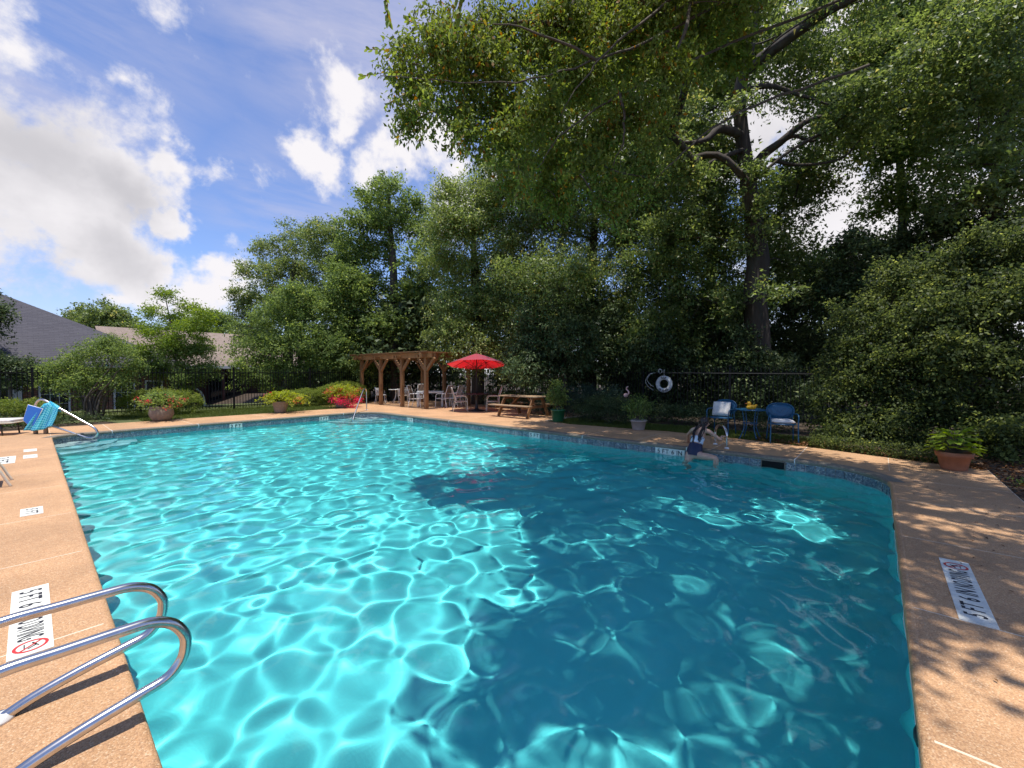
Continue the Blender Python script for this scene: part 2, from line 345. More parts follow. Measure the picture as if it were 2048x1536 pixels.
def dup(src, loc, rz, label, group=None):
    r = src.copy(); COL.objects.link(r); r.location = loc; r.rotation_euler = (0, 0, rz); r['label'] = label
    if group: r['group'] = group
    for ch in list(src.children):
        c = ch.copy(); COL.objects.link(c); c.parent = r
        for g in list(ch.children):
            d = g.copy(); COL.objects.link(d); d.parent = c
    return r
def face(dx, dy): return math.atan2(dy, dx)-math.pi/2     # local +Y looks along (dx, dy)
def curve(pts, n=6):
    """Catmull-Rom through the points"""
    pts = [Vector(p) for p in pts]; out = []
    q = [pts[0]*2-pts[1]]+pts+[pts[-1]*2-pts[-2]]
    for i in range(1, len(q)-2):
        for k in range(n):
            t = k/n; a, b, c, d = q[i-1], q[i], q[i+1], q[i+2]
            out.append(.5*((2*b)+(c-a)*t+(2*a-5*b+4*c-d)*t*t+(3*b-a-3*c+d)*t**3))
    out.append(pts[-1]); return out
def np_mesh(name, v, quads, m, tint=None, tri=False, smooth=False):
    k = 3 if tri else 4
    me = bpy.data.meshes.new(name); nf = len(quads)
    me.vertices.add(len(v)); me.vertices.foreach_set('co', np.ascontiguousarray(v, dtype=np.float32).ravel())
    me.loops.add(nf*k); me.loops.foreach_set('vertex_index', np.ascontiguousarray(quads, dtype=np.int32).ravel())
    me.polygons.add(nf); me.polygons.foreach_set('loop_start', np.arange(nf, dtype=np.int32)*k)
    if smooth: me.polygons.foreach_set('use_smooth', np.ones(nf, dtype=bool))
    me.materials.append(m)
    if tint is not None:
        a = me.attributes.new('tint', 'FLOAT', 'FACE'); a.data.foreach_set('value', np.ascontiguousarray(tint, dtype=np.float32))
    me.update(calc_edges=True); return me
def unit(a): return a/np.maximum(np.linalg.norm(a, axis=-1, keepdims=True), 1e-6)
def leaves_at(name, pos, d, nrm, size, asp, m, rng, parent=None, origin=(0, 0, 0), fold=.22, tint=None, curl=.12, tri=False):
    """kite shaped leaves folded along the midrib"""
    d = unit(d); nrm = nrm-d*(nrm*d).sum(-1, keepdims=True); nrm = unit(nrm); sd_ = np.cross(d, nrm)
    L = size[:, None]; w = L*asp*.5; base = pos-np.array(origin)
    mid = base+d*L*.45
    if tri:
        v = np.stack([base+d*L*.12+sd_*w, base+d*L, base+d*L*.12-sd_*w], 1); n = len(pos)
        if tint is None: tint = np.clip(rng.normal(.45, .24, n), 0, 1)
        return put(name, np_mesh(name, v.reshape(-1, 3), np.arange(n*3).reshape(n, 3), m, tint, True), parent)
    v = np.stack([base, mid+sd_*w+nrm*w*fold*2, base+d*L-nrm*L*curl, mid-sd_*w+nrm*w*fold*2], 1)
    n = len(pos); q = np.arange(n*4).reshape(n, 4)
    if tint is None: tint = np.clip(rng.normal(.45, .24, n), 0, 1)
    return put(name, np_mesh(name, v.reshape(-1, 3), q, m, tint), parent)
def foliage(name, m, lobes, n, L, asp=.5, seed=0, cl=36, cr=.24, shell=.45, droop=.25, parent=None, origin=(0, 0, 0), flat=.55, up=.9, below=.55, lump=.35, tri=False, sat=0):
    rng = np.random.default_rng(seed); lobes = np.array(lobes, float)
    if sat:
        k = np.repeat(np.arange(len(lobes)), sat); dd = unit(rng.normal(size=(len(k), 3))+np.array((0, 0, .55))); q = lobes[k].copy()
        q[:, :3] += dd*q[:, 3:6]*rng.uniform(.85, 1.25, (len(k), 1)); q[:, 3:6] *= rng.uniform(.16, .36, (len(k), 1)); lobes = np.concatenate([lobes, q])
    wgt = lobes[:, 3]*lobes[:, 4]+lobes[:, 4]*lobes[:, 5]+lobes[:, 3]*lobes[:, 5]; wgt /= wgt.sum()
    nc = max(1, n//cl); li = rng.choice(len(lobes), nc, p=wgt)
    dr = unit(rng.normal(size=(nc, 3))); dr[:, 2] = np.where((dr[:, 2] < 0) & (rng.random(nc) > below), -dr[:, 2], dr[:, 2])
    rad = (shell+(1-shell)*rng.random(nc)**.6)*(1-lump/2+lump*rng.random(nc))
    cc = lobes[li, :3]+dr*lobes[li, 3:6]*rad[:, None]
    ax = unit(dr*.8+rng.normal(size=(nc, 3))*.55+np.array((0, 0, -droop)))
    ctint = rng.normal(0, .20, nc)
    k = np.repeat(np.arange(nc), cl); N = len(k)
    t = rng.uniform(-1, 1, N)*cr*1.5
    off = rng.normal(size=(N, 3))*cr*.42; off[:, 2] *= flat
    pos = cc[k]+ax[k]*t[:, None]+off
    d = ax[k]*.7+rng.normal(size=(N, 3))*.75+np.array((0, 0, -droop))
    nr = np.array((0, 0, up*.62))+dr[k]*.6+rng.normal(size=(N, 3))*.55
    size = L*(.55+.65*rng.random(N))
    tint = np.clip(rng.normal(.42, .22, N)+ctint[k], 0, 1)
    return leaves_at(name, pos, d, nr, size, asp, m, rng, parent, origin, tint=tint, tri=tri)
def lobe_px(lst, D, jit=1.0, seed=0, flat=.85):
    """crown lobes: (photo x, photo y, radius in metres[, depth])"""
    r = random.Random(seed); out = []
    for q in lst:
        dd = (q[3] if len(q) > 3 else D)+r.uniform(-jit, jit); p = P(q[0], q[1], dd)
        out.append((p.x, p.y, p.z, q[2], q[2], q[2]*flat))
    return out
def limbs(mb, trunk, trad, lobes, rng, tip=.014, bend=.22, rise=1.0, start=.25, expo=.46, twigs=3):
    """a branching network: every lobe is joined to the nearest wood already there; wood thickens with what it carries"""
    nodes = [(Vector(p), -1) for p in trunk[int(len(trunk)*start):]]; nt_ = len(nodes); cnt = [0]*nt_; paths = []
    tp = [n[0] for n in nodes]
    order = sorted(range(len(lobes)), key=lambda i: min((Vector(lobes[i][:3])-p).length for p in tp))
    for i in order:
        c = Vector(lobes[i][:3])
        j = min(range(len(nodes)), key=lambda k: (c-nodes[k][0]).length+max(0, nodes[k][0].z-c.z+.25*(c-nodes[k][0]).length)*rise)
        a = nodes[j][0]; l = (c-a).length
        mid = (a+c)/2+Vector((rng.uniform(-1, 1), rng.uniform(-1, 1), rng.uniform(-.3, .8)))*bend*l
        pts = curve([a, mid, c], 4); ids = [j]
        for p in pts[1:]: nodes.append((p, ids[-1])); cnt.append(0); ids.append(len(nodes)-1)
        paths.append((ids, lobes[i][3]))
        k = ids[-1]
        while k >= nt_: cnt[k] += 1; k = nodes[k][1]
    for ids, lr in paths:
        rs = [tip*max(1, cnt[k])**expo for k in ids]; rs[0] = rs[1] if ids[0] < nt_ else tip*max(1, cnt[ids[1]])**expo
        mb.tube([nodes[k][0] for k in ids], rs, 6, False)
        c = nodes[ids[-1]][0]; s0 = nodes[ids[-2]][0]
        for _ in range(twigs):
            e = c+Vector((rng.gauss(0, 1), rng.gauss(0, 1), rng.gauss(.1, .8))).normalized()*lr*.85
            mb.tube(curve([s0, (s0+e)/2+Vector((rng.uniform(-.15, .15), rng.uniform(-.15, .15), rng.uniform(-.05, .15)))*lr, e], 3), [tip*.7*(1-.11*q) for q in range(7)], 4, False)
def tree(name, label, cat, trunk, trad, lobes, n, L, m, seed=0, group=None, limb_r=.014, asp=.5, nseg=5, bark='bark', **kw):
    base = Vector(trunk[0]); t = thing(name, label, cat, base, 0, group); rng = random.Random(seed)
    pts = curve(trunk, nseg); k = len(pts); rr = []
    for i in range(k):
        u = i/(k-1)*(len(trad)-1); j = min(int(u), len(trad)-2); rr.append(trad[j]+(trad[j+1]-trad[j])*(u-j))
    mb = MB(); mb.tube([p-base for p in pts], rr, 12)
    lim = MB(); limbs(lim, [p-base for p in pts], rr, [(l[0]-base.x, l[1]-base.y, l[2]-base.z, *l[3:]) for l in lobes], rng, limb_r)
    mb.build('trunk', M[bark], t, True)
    if lim.v: lim.build('branches', M['twig' if trad[0] < .2 else bark], t, True)
    kw.setdefault('tri', True); kw.setdefault('sat', 5)
    foliage('crown', m, lobes, int(n*(1.75 if kw['tri'] else 1)), L*(1.22 if kw['tri'] else 1), min(.75, asp*1.2), seed, parent=t, origin=base, **kw)
    return t
def font_mesh(name, txt, w, h, bold=.012):
    c = bpy.data.curves.new('txt', 'FONT'); c.body = txt; c.offset = bold; c.resolution_u = 3; c.extrude = 0
    o = bpy.data.objects.new('txt', c); COL.objects.link(o)
    dg = bpy.context.evaluated_depsgraph_get(); me = bpy.data.meshes.new_from_object(o.evaluated_get(dg)); bpy.data.objects.remove(o)
    v = np.zeros(len(me.vertices)*3, np.float32); me.vertices.foreach_get('co', v); v = v.reshape(-1, 3)
    lo = v.min(0); sp = v.max(0)-lo; v = (v-lo)/np.maximum(sp, 1e-6)*np.array((w, h, 0)); me.vertices.foreach_set('co', v.astype(np.float32).ravel())
    me.name = name; me.update(); return me
GLY = {}
def glyph(ch):
    if ch not in GLY:
        c = bpy.data.curves.new('txt', 'FONT'); c.body = ch; c.offset = .014; c.resolution_u = 3
        o = bpy.data.objects.new('txt', c); COL.objects.link(o); dg = bpy.context.evaluated_depsgraph_get(); me = bpy.data.meshes.new_from_object(o.evaluated_get(dg)); bpy.data.objects.remove(o)
        v = np.zeros(len(me.vertices)*3, np.float32); me.vertices.foreach_get('co', v); v = v.reshape(-1, 3); v = v-v.min(0); me.vertices.foreach_set('co', v.ravel()); GLY[ch] = (me, v[:, 0].max(), v[:, 1].max())
    return GLY[ch]
def lettering(parent, txt, x, y, w, h, m='ink', z=.0045, wall=False):
    """each letter its own piece, the line fitted to w by h"""
    gap = .13; tot = sum((.32 if ch == ' ' else glyph(ch)[1]+gap) for ch in txt)-gap; k = w/tot; cx = 0
    for ch in txt:
        if ch == ' ': cx += .32; continue
        me, gw, gh = glyph(ch); me = me.copy(); me.name = 'letter'; me.materials.clear(); me.materials.append(M[m]); o = put('letter', me, parent)
        sy = h/gh
        if wall: o.matrix_local = Matrix(((k, 0, 0, x+cx*k), (0, 0, -1, z), (0, sy, 0, y), (0, 0, 0, 1)))
        else: o.matrix_local = Matrix(((k, 0, 0, x+cx*k), (0, sy, 0, y), (0, 0, 1, z), (0, 0, 0, 1)))
        cx += gw+gap
# ------------------------------------------------------------------ the pool
X0, X1, Y0, Y1 = .31, 9.20, -.18, 15.86
WZ = -.20
def arc(cx, cy, r, a0, a1, n=10):
    return [(cx+r*math.cos(R2D(a0+(a1-a0)*i/n)), cy+r*math.sin(R2D(a0+(a1-a0)*i/n))) for i in range(n+1)]
rB, rC, rD, rE = .6, .9, 1.2, .25
PATH = arc(X0+rE, Y0+rE, rE, 180, 270, 4)+arc(X1-rD, Y0+rD, rD, -90, 0, 14)+arc(X1-rC, Y1-rC, rC, 0, 90, 12)+arc(X0+rB, Y1-rB, rB, 90, 180, 8)   # counter-clockwise
def outward(path):
    n = len(path); out = []
    for i in range(n):
        a = Vector(path[i-1]); b = Vector(path[(i+1) % n]); t = (b-a).normalized(); out.append(Vector((t.y, -t.x)))
    return out
OUT = outward(PATH)
def sweep(mb, idx, prof, closed=False):
    """profile points (outward, z) swept along part of the pool's edge"""
    k = len(prof); vs = []; fs = []
    for i in idx:
        p = Vector(PATH[i]); o = OUT[i]
        for d, z in prof: q = p+o*d; vs.append((q.x, q.y, z))
    n = len(idx)
    for i in range(n if closed else n-1):
        i2 = (i+1) % n
        for j in range(k-1): fs.append((i*k+j, i2*k+j, i2*k+j+1, i*k+j+1))
    mb.add(vs, fs)
def floor_z(y): return -1.10 if y > 15.86 else (-1.10-.80*min(1, (15.86-y)/10.0))
NP = len(PATH)
# shell: plaster walls below the tile band, floor
mb = MB(); zs = [-2.3 for p in PATH]
vs = [(p[0], p[1], WZ-.10) for p in PATH]+[(p[0], p[1], z) for p, z in zip(PATH, zs)]
mb.add(vs, [(i, i+NP, (i+1) % NP+NP, (i+1) % NP) for i in range(NP)])
cuts = [Y0, 1.0, 3, 5.86, 8, 10, 12, 14, Y1]
xs = [X0, X0+rB, 3, 5, X1-rD, X1]
vs = [(x, y, floor_z(y)) for y in cuts for x in (X0, X1)]
mb.add(vs, [(2*i, 2*i+1, 2*i+3, 2*i+2) for i in range(len(cuts)-1)])
pool = struct(mb.build('swimming_pool', M['plaster'], smooth=False)); pool.cycles.is_caustics_receiver = True
def pool_part(mb, name, m, smooth=False):
    o = mb.build(name, M[m], pool, smooth); o.cycles.is_caustics_receiver = True; return o
# corner steps (quarter rings) where the two hand rails stand
for (cx, cyy, a0, a1, rad) in ((X0, Y1, -90, 0, (.85, 1.25, 1.65)), (X1, Y1, 180, 270, (1.0, 1.4, 1.8))):
    for k, r in enumerate(rad):
        mb = MB(); z = (-.238, -.45, -.68)[k]; a = [(cx, cyy)]+arc(cx, cyy, r, a0, a1, 16); mb.prism(a, -1.25, z-.002*k); pool_part(mb, 'pool_step', 'step_plaster' if k == 0 else 'step_aqua')
# waterline tiles, each its own piece, on the two far walls and round the right corner
mb = MB(); mb.box((0, 0, 0), (.143, .012, .143)); tile_me = mb.mesh('tile', M['tile'])
arclen = 0; walk = []
i_start = 6
seq = [(i) for i in range(5, NP)]           # from the E corner along DE, D, CD, C, BC, B
pts = [Vector((*PATH[i], 0)) for i in seq]
pos = []; step = .151; need = .08; acc = 0.0
for a, b in zip(pts[:-1], pts[1:]):
    seg = (b-a).length
    while need <= acc+seg:
        t = (need-acc)/seg; p = a+(b-a)*t; tdir = (b-a).normalized(); pos.append((p, tdir)); need += step
    acc += seg
keep = [q for q in pos if (q[0].x > 4.6 and q[0].y > 8) or q[0].x > 8.0 or q[0].y > 15]
for p, td in keep[:300]:
    o = put('tile', tile_me, pool, loc=(p.x-td.y*.003, p.y+td.x*.003, -.138), rot=(0, 0, math.atan2(td.y, td.x))); o.cycles.is_caustics_receiver = True
mb = MB(); sweep(mb, list(range(NP)), [(.004, -.31), (.004, -.058), (-.012, -.064), (-.014, -.055)][:2], True); pool_part(mb, 'grout_band', 'grout')
mb = MB(); sweep(mb, list(range(NP)), [(-.005, -.072), (-.005, -.052)], True); pool_part(mb, 'grout_line', 'white')
# drain and wall fittings
mb = MB(); mb.lathe([(.0, 0), (.06, 0), (.065, .012), (.05, .02), (.0, .022)], 20); o = mb.build('main_drain', M['step_aqua'], pool, True, loc=(4.0, 3.2, floor_z(3.2)+.002)); o.cycles.is_caustics_receiver = True
for x in (6.45, 2.78):
    mb = MB(); mb.lathe([(.0, -.02), (.045, -.02), (.05, .0), (.02, .012), (.0, .012)], 14, mtx=Matrix.Rotation(R2D(-90), 3, 'X')); mb.build('wall_fitting', M['darkmetal'], pool, True, loc=(x, Y0+.006, -.15))
mb = MB(); mb.box((X1-.012, 1.46, -.138), (.03, .36, .13)); mb.build('skimmer_mouth', M['black'], pool)
mb = MB()
for dy in (-.19, .19): mb.box((X1-.018, 1.46+dy, -.138), (.026, .012, .15))
mb.box((X1-.018, 1.46, -.066), (.026, .39, .012)); mb.build('skimmer_frame', M['coping'], pool)
# depth markers set in the tile band
def wall_marker(label, txt, c, along, w, dark=True):
    t = thing('depth_marker', label, 'depth marker', c, math.atan2(along[1], along[0]), 'depth markers on the waterline tile')
    mb = MB(); mb.box((0, -.010, 0), (w, .022, .135)); mb.build('plate', M['decal'], t)
    lettering(t, txt, -w*.42, -.048, w*.84, .095, 'ink', -.0225, True)
wall_marker('white 5 FT 6 IN depth plate on the far wall beside the woman', '5 FT 6 IN', (X1, 3.41, -.135), (0, -1), .64)
wall_marker('white 5 FT depth plate on the far wall below the green pot', '5 FT', (X1, 7.17, -.135), (0, -1), .36)
wall_marker('small white 3 FT depth plate on the wall before the pergola', '3 FT', (X1, 13.0, -.135), (0, -1), .36)
wall_marker('white 3 FT depth plate on the left wall, nearer the turquoise towel', '3 FT', (4.4, Y1, -.135), (1, 0), .36)
wall_marker('shaded 3 FT depth plate on the left wall, nearest the far corner rail', '3 FT', (7.3, Y1, -.135), (1, 0), .34)

# water: one closed sheet of small crossing waves, dense enough to focus the sun on the floor
def build_water():
    rng = np.random.default_rng(11)
    NX, NY = 380, 690
    x = np.linspace(X0-.02, X1+.02, NX); y = np.linspace(Y0-.02, Y1+.02, NY); X, Y = np.meshgrid(x, y); Z = np.zeros_like(X)
    for i in range(80):
        lam = math.exp(rng.uniform(math.log(.24), math.log(.62))); th = rng.uniform(0, 2*math.pi) if i % 3 else rng.normal(R2D(118), .5)
        k = 2*math.pi/lam; Z += .0050*lam**2*np.sin(k*(X*math.cos(th)+Y*math.sin(th))+rng.uniform(0, 6.28))
    for i in range(22):
        lam = rng.uniform(.10, .17); th = rng.uniform(0, 2*math.pi); k = 2*math.pi/lam; Z += .00002*np.sin(k*(X*math.cos(th)+Y*math.sin(th))+rng.uniform(0, 6.28))
    d = np.hypot(X-8.95, Y-2.55)            # ripples off the bather's legs
    Z += .004*np.exp(-d/1.1)*np.sin(2*math.pi*d/.33)
    v = np.stack([X, Y, Z+WZ], -1).reshape(-1, 3); idx = np.arange(NX*NY).reshape(NY, NX)
    q = np.stack([idx[:-1, :-1], idx[:-1, 1:], idx[1:, 1:], idx[1:, :-1]], -1).reshape(-1, 4)
    cen = v[q].mean(1)                       # keep the sheet inside the rounded corners
    ok = np.ones(len(q), bool)
    for (cx, cyy, r, sx, sy) in ((X1-rD, Y0+rD, rD, 1, -1), (X1-rC, Y1-rC, rC, 1, 1), (X0+rB, Y1-rB, rB, -1, 1), (X0+rE, Y0+rE, rE, -1, -1)):
        inc = ((cen[:, 0]-cx)*sx > 0) & ((cen[:, 1]-cyy)*sy > 0) & (np.hypot(cen[:, 0]-cx, cen[:, 1]-cyy) > r+.05); ok &= ~inc
    o = struct(put('water', np_mesh('water', v, q[ok], M['water'], smooth=True))); o.cycles.is_caustics_caster = True
build_water()

# ------------------------------------------------------------------ deck
mb = MB()
ZB = -.0015
def rect(mb, x0, x1, y0, y1, z): mb.sheet([(x0, y0), (x1, y0), (x1, y1), (x0, y1)], z)
for r in ((-9, X0, -3.2, 18.0), (X0, 10.6, -1.40, Y0), (X1, 11.0, Y0, 8.2), (X1, 15.0, 8.2, 21.0), (X0, X1, Y1, 18.2)): rect(mb, *r, ZB)
deck = struct(mb.build('pool_deck', M['mortar']))
J = .008
def slab(x0, x1, y0, y1, jl=J, jr=J, jb=J, jt=J, poly=None):
    mb = MB()
    if poly: mb.prism(poly, -.12, 0)
    else: mb.prism([(x0+jl, y0+jb), (x1-jr, y0+jb), (x1-jr, y1-jt), (x0+jl, y1-jt)], -.12, 0)
    return mb.build('slab', M['deck'], deck, bevel=.0015)
ys = [-3.2, -1.4, .45, 2.07, 3.70, 5.37, 6.95, 8.74, 10.11, 11.75, 13.4, 14.9, 16.4, 18.0]
for a, b in zip(ys[:-1], ys[1:]):
    slab(-2.3, X0, a, b, jr=0); slab(-5.5, -2.3, a, b); slab(-9, -5.5, a, b)
xd = [X0, 1.1, 2.55, 3.93, 5.6, 7.2, 8.6, 10.30]
for a, b in zip(xd[:-1], xd[1:]): slab(a, b, -1.40, Y0, jt=0)
# right deck, its outer edge wandering as the planting bed does
edge = [(-1.40, 10.30), (-.2, 10.65), (1.12, 11.05), (2.6, 11.30), (4.3, 11.45), (5.63, 11.25), (7.2, 11.05), (8.4, 11.3)]
yd = [Y0, 1.12, 2.6, 4.3, 5.63, 7.2, 8.4]
def ex(y):
    for (a, b), (c, d) in zip(edge[:-1], edge[1:]):
        if a <= y <= c: return b+(d-b)*(y-a)/(c-a)
    return edge[-1][1]
slab(0, 0, 0, 0, poly=[(10.306, -1.39), (ex(-.9), -.9), (ex(Y0), Y0-.006), (10.306, Y0-.006)])
for a, b in zip(yd[:-1], yd[1:]):
    slab(0, 0, 0, 0, poly=[(X1, a+J), (ex(a)-.01, a+J), (ex((a+b)/2), (a+b)/2), (ex(b)-.01, b-J), (X1, b-J)])
yy = [8.4, 10.81, 13.2, 15.6, 18.0, 21.0]
for a, b in zip(yy[:-1], yy[1:]):
    slab(X1, 11.9, a, b, jl=0); slab(11.9, 15.0, a, b)
xx = [X0, 1.45, 3.3, 5.6, 8.08, X1]
for a, b in zip(xx[:-1], xx[1:]): slab(a, b, Y1, 18.2, jb=0)
for cx, cyy, r, sx, sy, a0 in ((X1-rD, Y0+rD, rD, 1, -1, -90), (X1-rC, Y1-rC, rC, 1, 1, 0), (X0+rB, Y1-rB, rB, -1, 1, 90), (X0+rE, Y0+rE, rE, -1, -1, 180)):
    slab(0, 0, 0, 0, poly=[(cx+sx*r, cyy+sy*r)]+arc(cx, cyy, r, a0+90, a0, 12))
# rolled coping: tan on the near sides, a darker grey brown on the far ones
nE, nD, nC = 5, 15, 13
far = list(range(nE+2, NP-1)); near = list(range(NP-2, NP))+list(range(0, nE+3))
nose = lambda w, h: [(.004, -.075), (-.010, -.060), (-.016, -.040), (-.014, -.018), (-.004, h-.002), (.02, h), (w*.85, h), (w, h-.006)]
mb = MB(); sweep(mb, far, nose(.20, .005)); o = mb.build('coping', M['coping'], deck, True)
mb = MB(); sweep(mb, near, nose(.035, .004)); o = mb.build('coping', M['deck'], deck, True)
for (x, y, ax) in ((X1, 1.12, 0), (X1, 5.63, 0), (X1, 10.81, 0), (X1, 3.05, 0), (1.45, Y1, 1), (8.08, Y1, 1), (3.4, Y1, 1)):
    mb = MB(); mb.box((x+(.095 if ax == 0 else 0), y+(0 if ax == 0 else .095), -.028), (.235, .016, .072) if ax == 0 else (.016, .235, .072)); mb.build('joint_sealant', M['white'], deck)
# hand painted depth and warning stickers on the deck
def sticker(label, c, text_dir, w, h, items, group='white warning stickers on the deck'):
    t = thing('deck_sticker', label, 'sticker', (c[0], c[1], .002), math.atan2(text_dir[1], text_dir[0]), group)
    mb = MB(); mb.prism([(-w/2, -h/2), (w/2, -h/2), (w/2, h/2), (-w/2, h/2)], -.003, .003); mb.build('plate', M['decal'], t)
    for it in items:
        if it[0] == 'ring':
            _, x, y, r = it; mb = MB(); n = 28
            vs = [(x+q*math.cos(2*math.pi*i/n), y+q*math.sin(2*math.pi*i/n), .0048) for i in range(n) for q in (r, r*.8)]
            mb.add(vs, [(2*i, 2*i+1, (2*i+3) % (2*n), (2*i+2) % (2*n)) for i in range(n)])
            mb.add([(x-r*.62, y+r*.52, .0052), (x-r*.52, y+r*.62, .0052), (x+r*.62, y-r*.52, .0052), (x+r*.52, y-r*.62, .0052)], [(0, 1, 2, 3)]); mb.build('prohibition_ring', M['red_ink'], t)
            mb = MB()
            for a, b, wd in (((-.55, .1), (.05, .3), .14), ((.05, .3), (.45, -.15), .12), ((-.1, .24), (.3, .45), .09), ((-.5, -.35), (.5, -.35), .07)): mb.beam((x+a[0]*r, y+a[1]*r, .004), (x+b[0]*r, y+b[1]*r, .004), wd*r, .001)
            mb.build('diver_figure', M['ink'], t)
        elif it[0] == 'dot':
            mb = MB(); mb.lathe([(0, .003), (it[3], .003), (it[3], .0045), (0, .0045)], 14, (it[1], it[2], 0)); mb.build('dot', M['green_pot'], t)
        else: lettering(t, it[1], it[2], it[3], it[4], it[5], it[6] if len(it) > 6 else 'ink')
no_dive = [('t', '5 FT 6 IN', -.50, -.055, .46, .11), ('t', 'NO DIVING', -.005, -.055, .36, .11), ('ring', .45, .0, .072)]
sticker('long 5 FT 6 IN NO DIVING sticker on the sunny deck under the grab rails', (-.03, 4.155), (0, -1), 1.12, .18, no_dive)
sticker('long 5 FT 6 IN NO DIVING sticker on the shaded deck at the lower right', (4.53, -.515), (1, 0), 1.20, .175, no_dive)
sticker('small 5 FT sticker on the sunny left deck between two joints', (-.02, 7.33), (0, -1), .38, .175, [('t', '5 FT', -.13, -.05, .26, .10)])
sticker('largest white sticker far up the left deck, cut off by the picture edge', (-.36, 12.0), (0, -1), .95, .30, [('t', '3 FT', -.36, -.07, .72, .14)])
sticker('narrow white sticker with a green dot, farthest up the left deck', (-.03, 13.15), (1, 0), .18, .42, [('dot', .03, -.05, .022), ('t', 'NO DIVING', -.07, .06, .14, .05, 'red_ink')])
sticker('narrow white sticker with one line of dark text, nearer than the green dotted one', (-.03, 12.19), (1, 0), .18, .48, [('t', 'NO DIVING', -.065, -.02, .13, .10)])

# ------------------------------------------------------------------ ground and lawns
def ground_z(x, y):
    if x < 11 and y > 23: return -.03-1.0*min(1, (y-23)/3.5)
    return -.03
mb = MB()
gx = [-220, -60, -20, -9, -4, 0, 4, 8, 11, 12.5, 16, 24, 40, 80, 240]; gy = [18.0, 20, 21.5, 23, 24, 25, 26.5, 30, 40, 60, 110, 260]
vs = [(x, y, ground_z(x, y)) for y in gy for x in gx]; nx = len(gx)
mb.add(vs, [(j*nx+i, j*nx+i+1, (j+1)*nx+i+1, (j+1)*nx+i) for j in range(len(gy)-1) for i in range(nx-1)])
rect(mb, -220, -8.9, -200, 18.0, -.03); rect(mb, -8.9, 240, -200, -1.3, -.03); rect(mb, 9.6, 240, -1.3, 18.0, -.03)
struct(mb.build('ground', M['soil']))
mb = MB(); mb.sheet([(1.9, 18.19), (9.4, 18.19), (11.2, 21.0), (11.2, 23.0), (-9, 23.0), (-9, 21.6), (1.6, 19.4)], -.016)
mb.sheet([(11.0, .7), (13.0, .7), (13.0, 8.2), (11.0, 8.2)], -.018); mb.sheet([(-9, 23), (12, 23), (12, 25.5), (-9, 25.5)], -.02); struct(mb.build('lawn', M['grassb']))
def grass(n, poly_fn, seed, L=.055):
    rng = np.random.default_rng(seed); p = poly_fn(rng, n); n = len(p)
    d = np.stack([rng.normal(0, .45, n), rng.normal(0, .45, n), np.ones(n)], -1); nr = rng.normal(size=(n, 3))
    return p, d, nr, L*(.5+rng.random(n))
def strip1(rng, n):
    x = rng.uniform(1.6, 11.2, n); y = rng.uniform(18.19, 21.6, n); k = (y > 19.4-(x-1.6)*.2) | (x > 2.4); k &= y > np.where(x > 9.4, 18.19+(x-9.4)*1.6, 18.15); return np.stack([x, y, np.full(n, -.016)], -1)[k]
def strip2(rng, n):
    y = rng.uniform(.6, 8.2, n); x = np.interp(y, [e[0] for e in edge], [e[1] for e in edge])-.03+rng.random(n)**1.4*1.5; return np.stack([x, y, np.full(n, -.018)], -1)
def strip3(rng, n): return np.stack([rng.uniform(-6, 10, n), rng.uniform(21.6, 25.5, n), np.full(n, -.3)], -1)
parts = [grass(42000, strip1, 1), grass(30000, strip2, 2), grass(12000, strip3, 3, .09)]
pos, d, nr, sz = (np.concatenate([q[i] for q in parts]) for i in range(4))
pos[:, 2] = np.where(pos[:, 1] > 21.6, np.where(pos[:, 1] > 23, -.03-1.0*np.minimum(1, (pos[:, 1]-23)/3.5), -.02), pos[:, 2])
o = leaves_at('grass', pos, d, nr, sz, .16, M['L_grass'], np.random.default_rng(5), fold=.05); struct(o, 'stuff')
# leaf litter along the right bed and fallen leaves on the deck
rng = np.random.default_rng(8); n = 5200
t = rng.uniform(-2.6, 2.2, n); x = np.where(t > -1.4, np.interp(t, [e[0] for e in edge], [e[1] for e in edge])+rng.exponential(.25, n)-.02, 7.5+rng.random(n)*4.5)
pos = np.stack([x, t, rng.uniform(-.02, .04, n)], -1); d = rng.normal(size=(n, 3)); d[:, 2] *= .25; nr = rng.normal(size=(n, 3))*.3+np.array((0, 0, 1))
struct(leaves_at('leaf_litter', pos, d, nr, .04+.05*rng.random(n), .45, M['L_dry'], rng), 'stuff')
n = 150; pos = np.stack([rng.uniform(9.5, 11.0, n), rng.uniform(-1.2, 8.0, n), np.full(n, .012)], -1)
pos[:60, 0] = rng.uniform(2.4, 9.8, 60); pos[:60, 1] = rng.uniform(-1.3, -.35, 60)
d = rng.normal(size=(n, 3)); d[:, 2] *= .1; nr = rng.normal(size=(n, 3))*.2+np.array((0, 0, 1))
struct(leaves_at('fallen_leaves', pos, d, nr, .02+.03*rng.random(n), .45, M['L_dry'], rng), 'stuff')

# ------------------------------------------------------------------ steel hand rails
def grab_rail(label, y, dx=0.0):
    t = thing('grab_rail', label, 'grab rail', (-.12+dx, y, 0), 0, 'steel grab rails at the near left edge')
    q = [(-.145, -.05), (-.143, .22), (-.12, .36), (-.06, .435), (.03, .455), (.18, .452), (.36, .450), (.46, .443), (.535, .405), (.578, .34), (.586, .285), (.57, .215), (.515, .155), (.42, .130), (.25, .093), (.10, .050), (.0, .008)]
    mb = MB(); mb.tube(curve([(a, 0, b) for a, b in q], 5), .0242, 16); mb.build('tube', M['steel'], t, True)
    for x in (-.145, .0):
        mb = MB(); mb.lathe([(.030, .0), (.052, .0), (.050, .010), (.036, .028), (.030, .032)], 20, (x-.008 if x == 0 else x, 0, .001)); mb.build('escutcheon', M['white'], t, True)
grab_rail('farther of the two steel grab rails looping over the near left pool edge', 3.015)
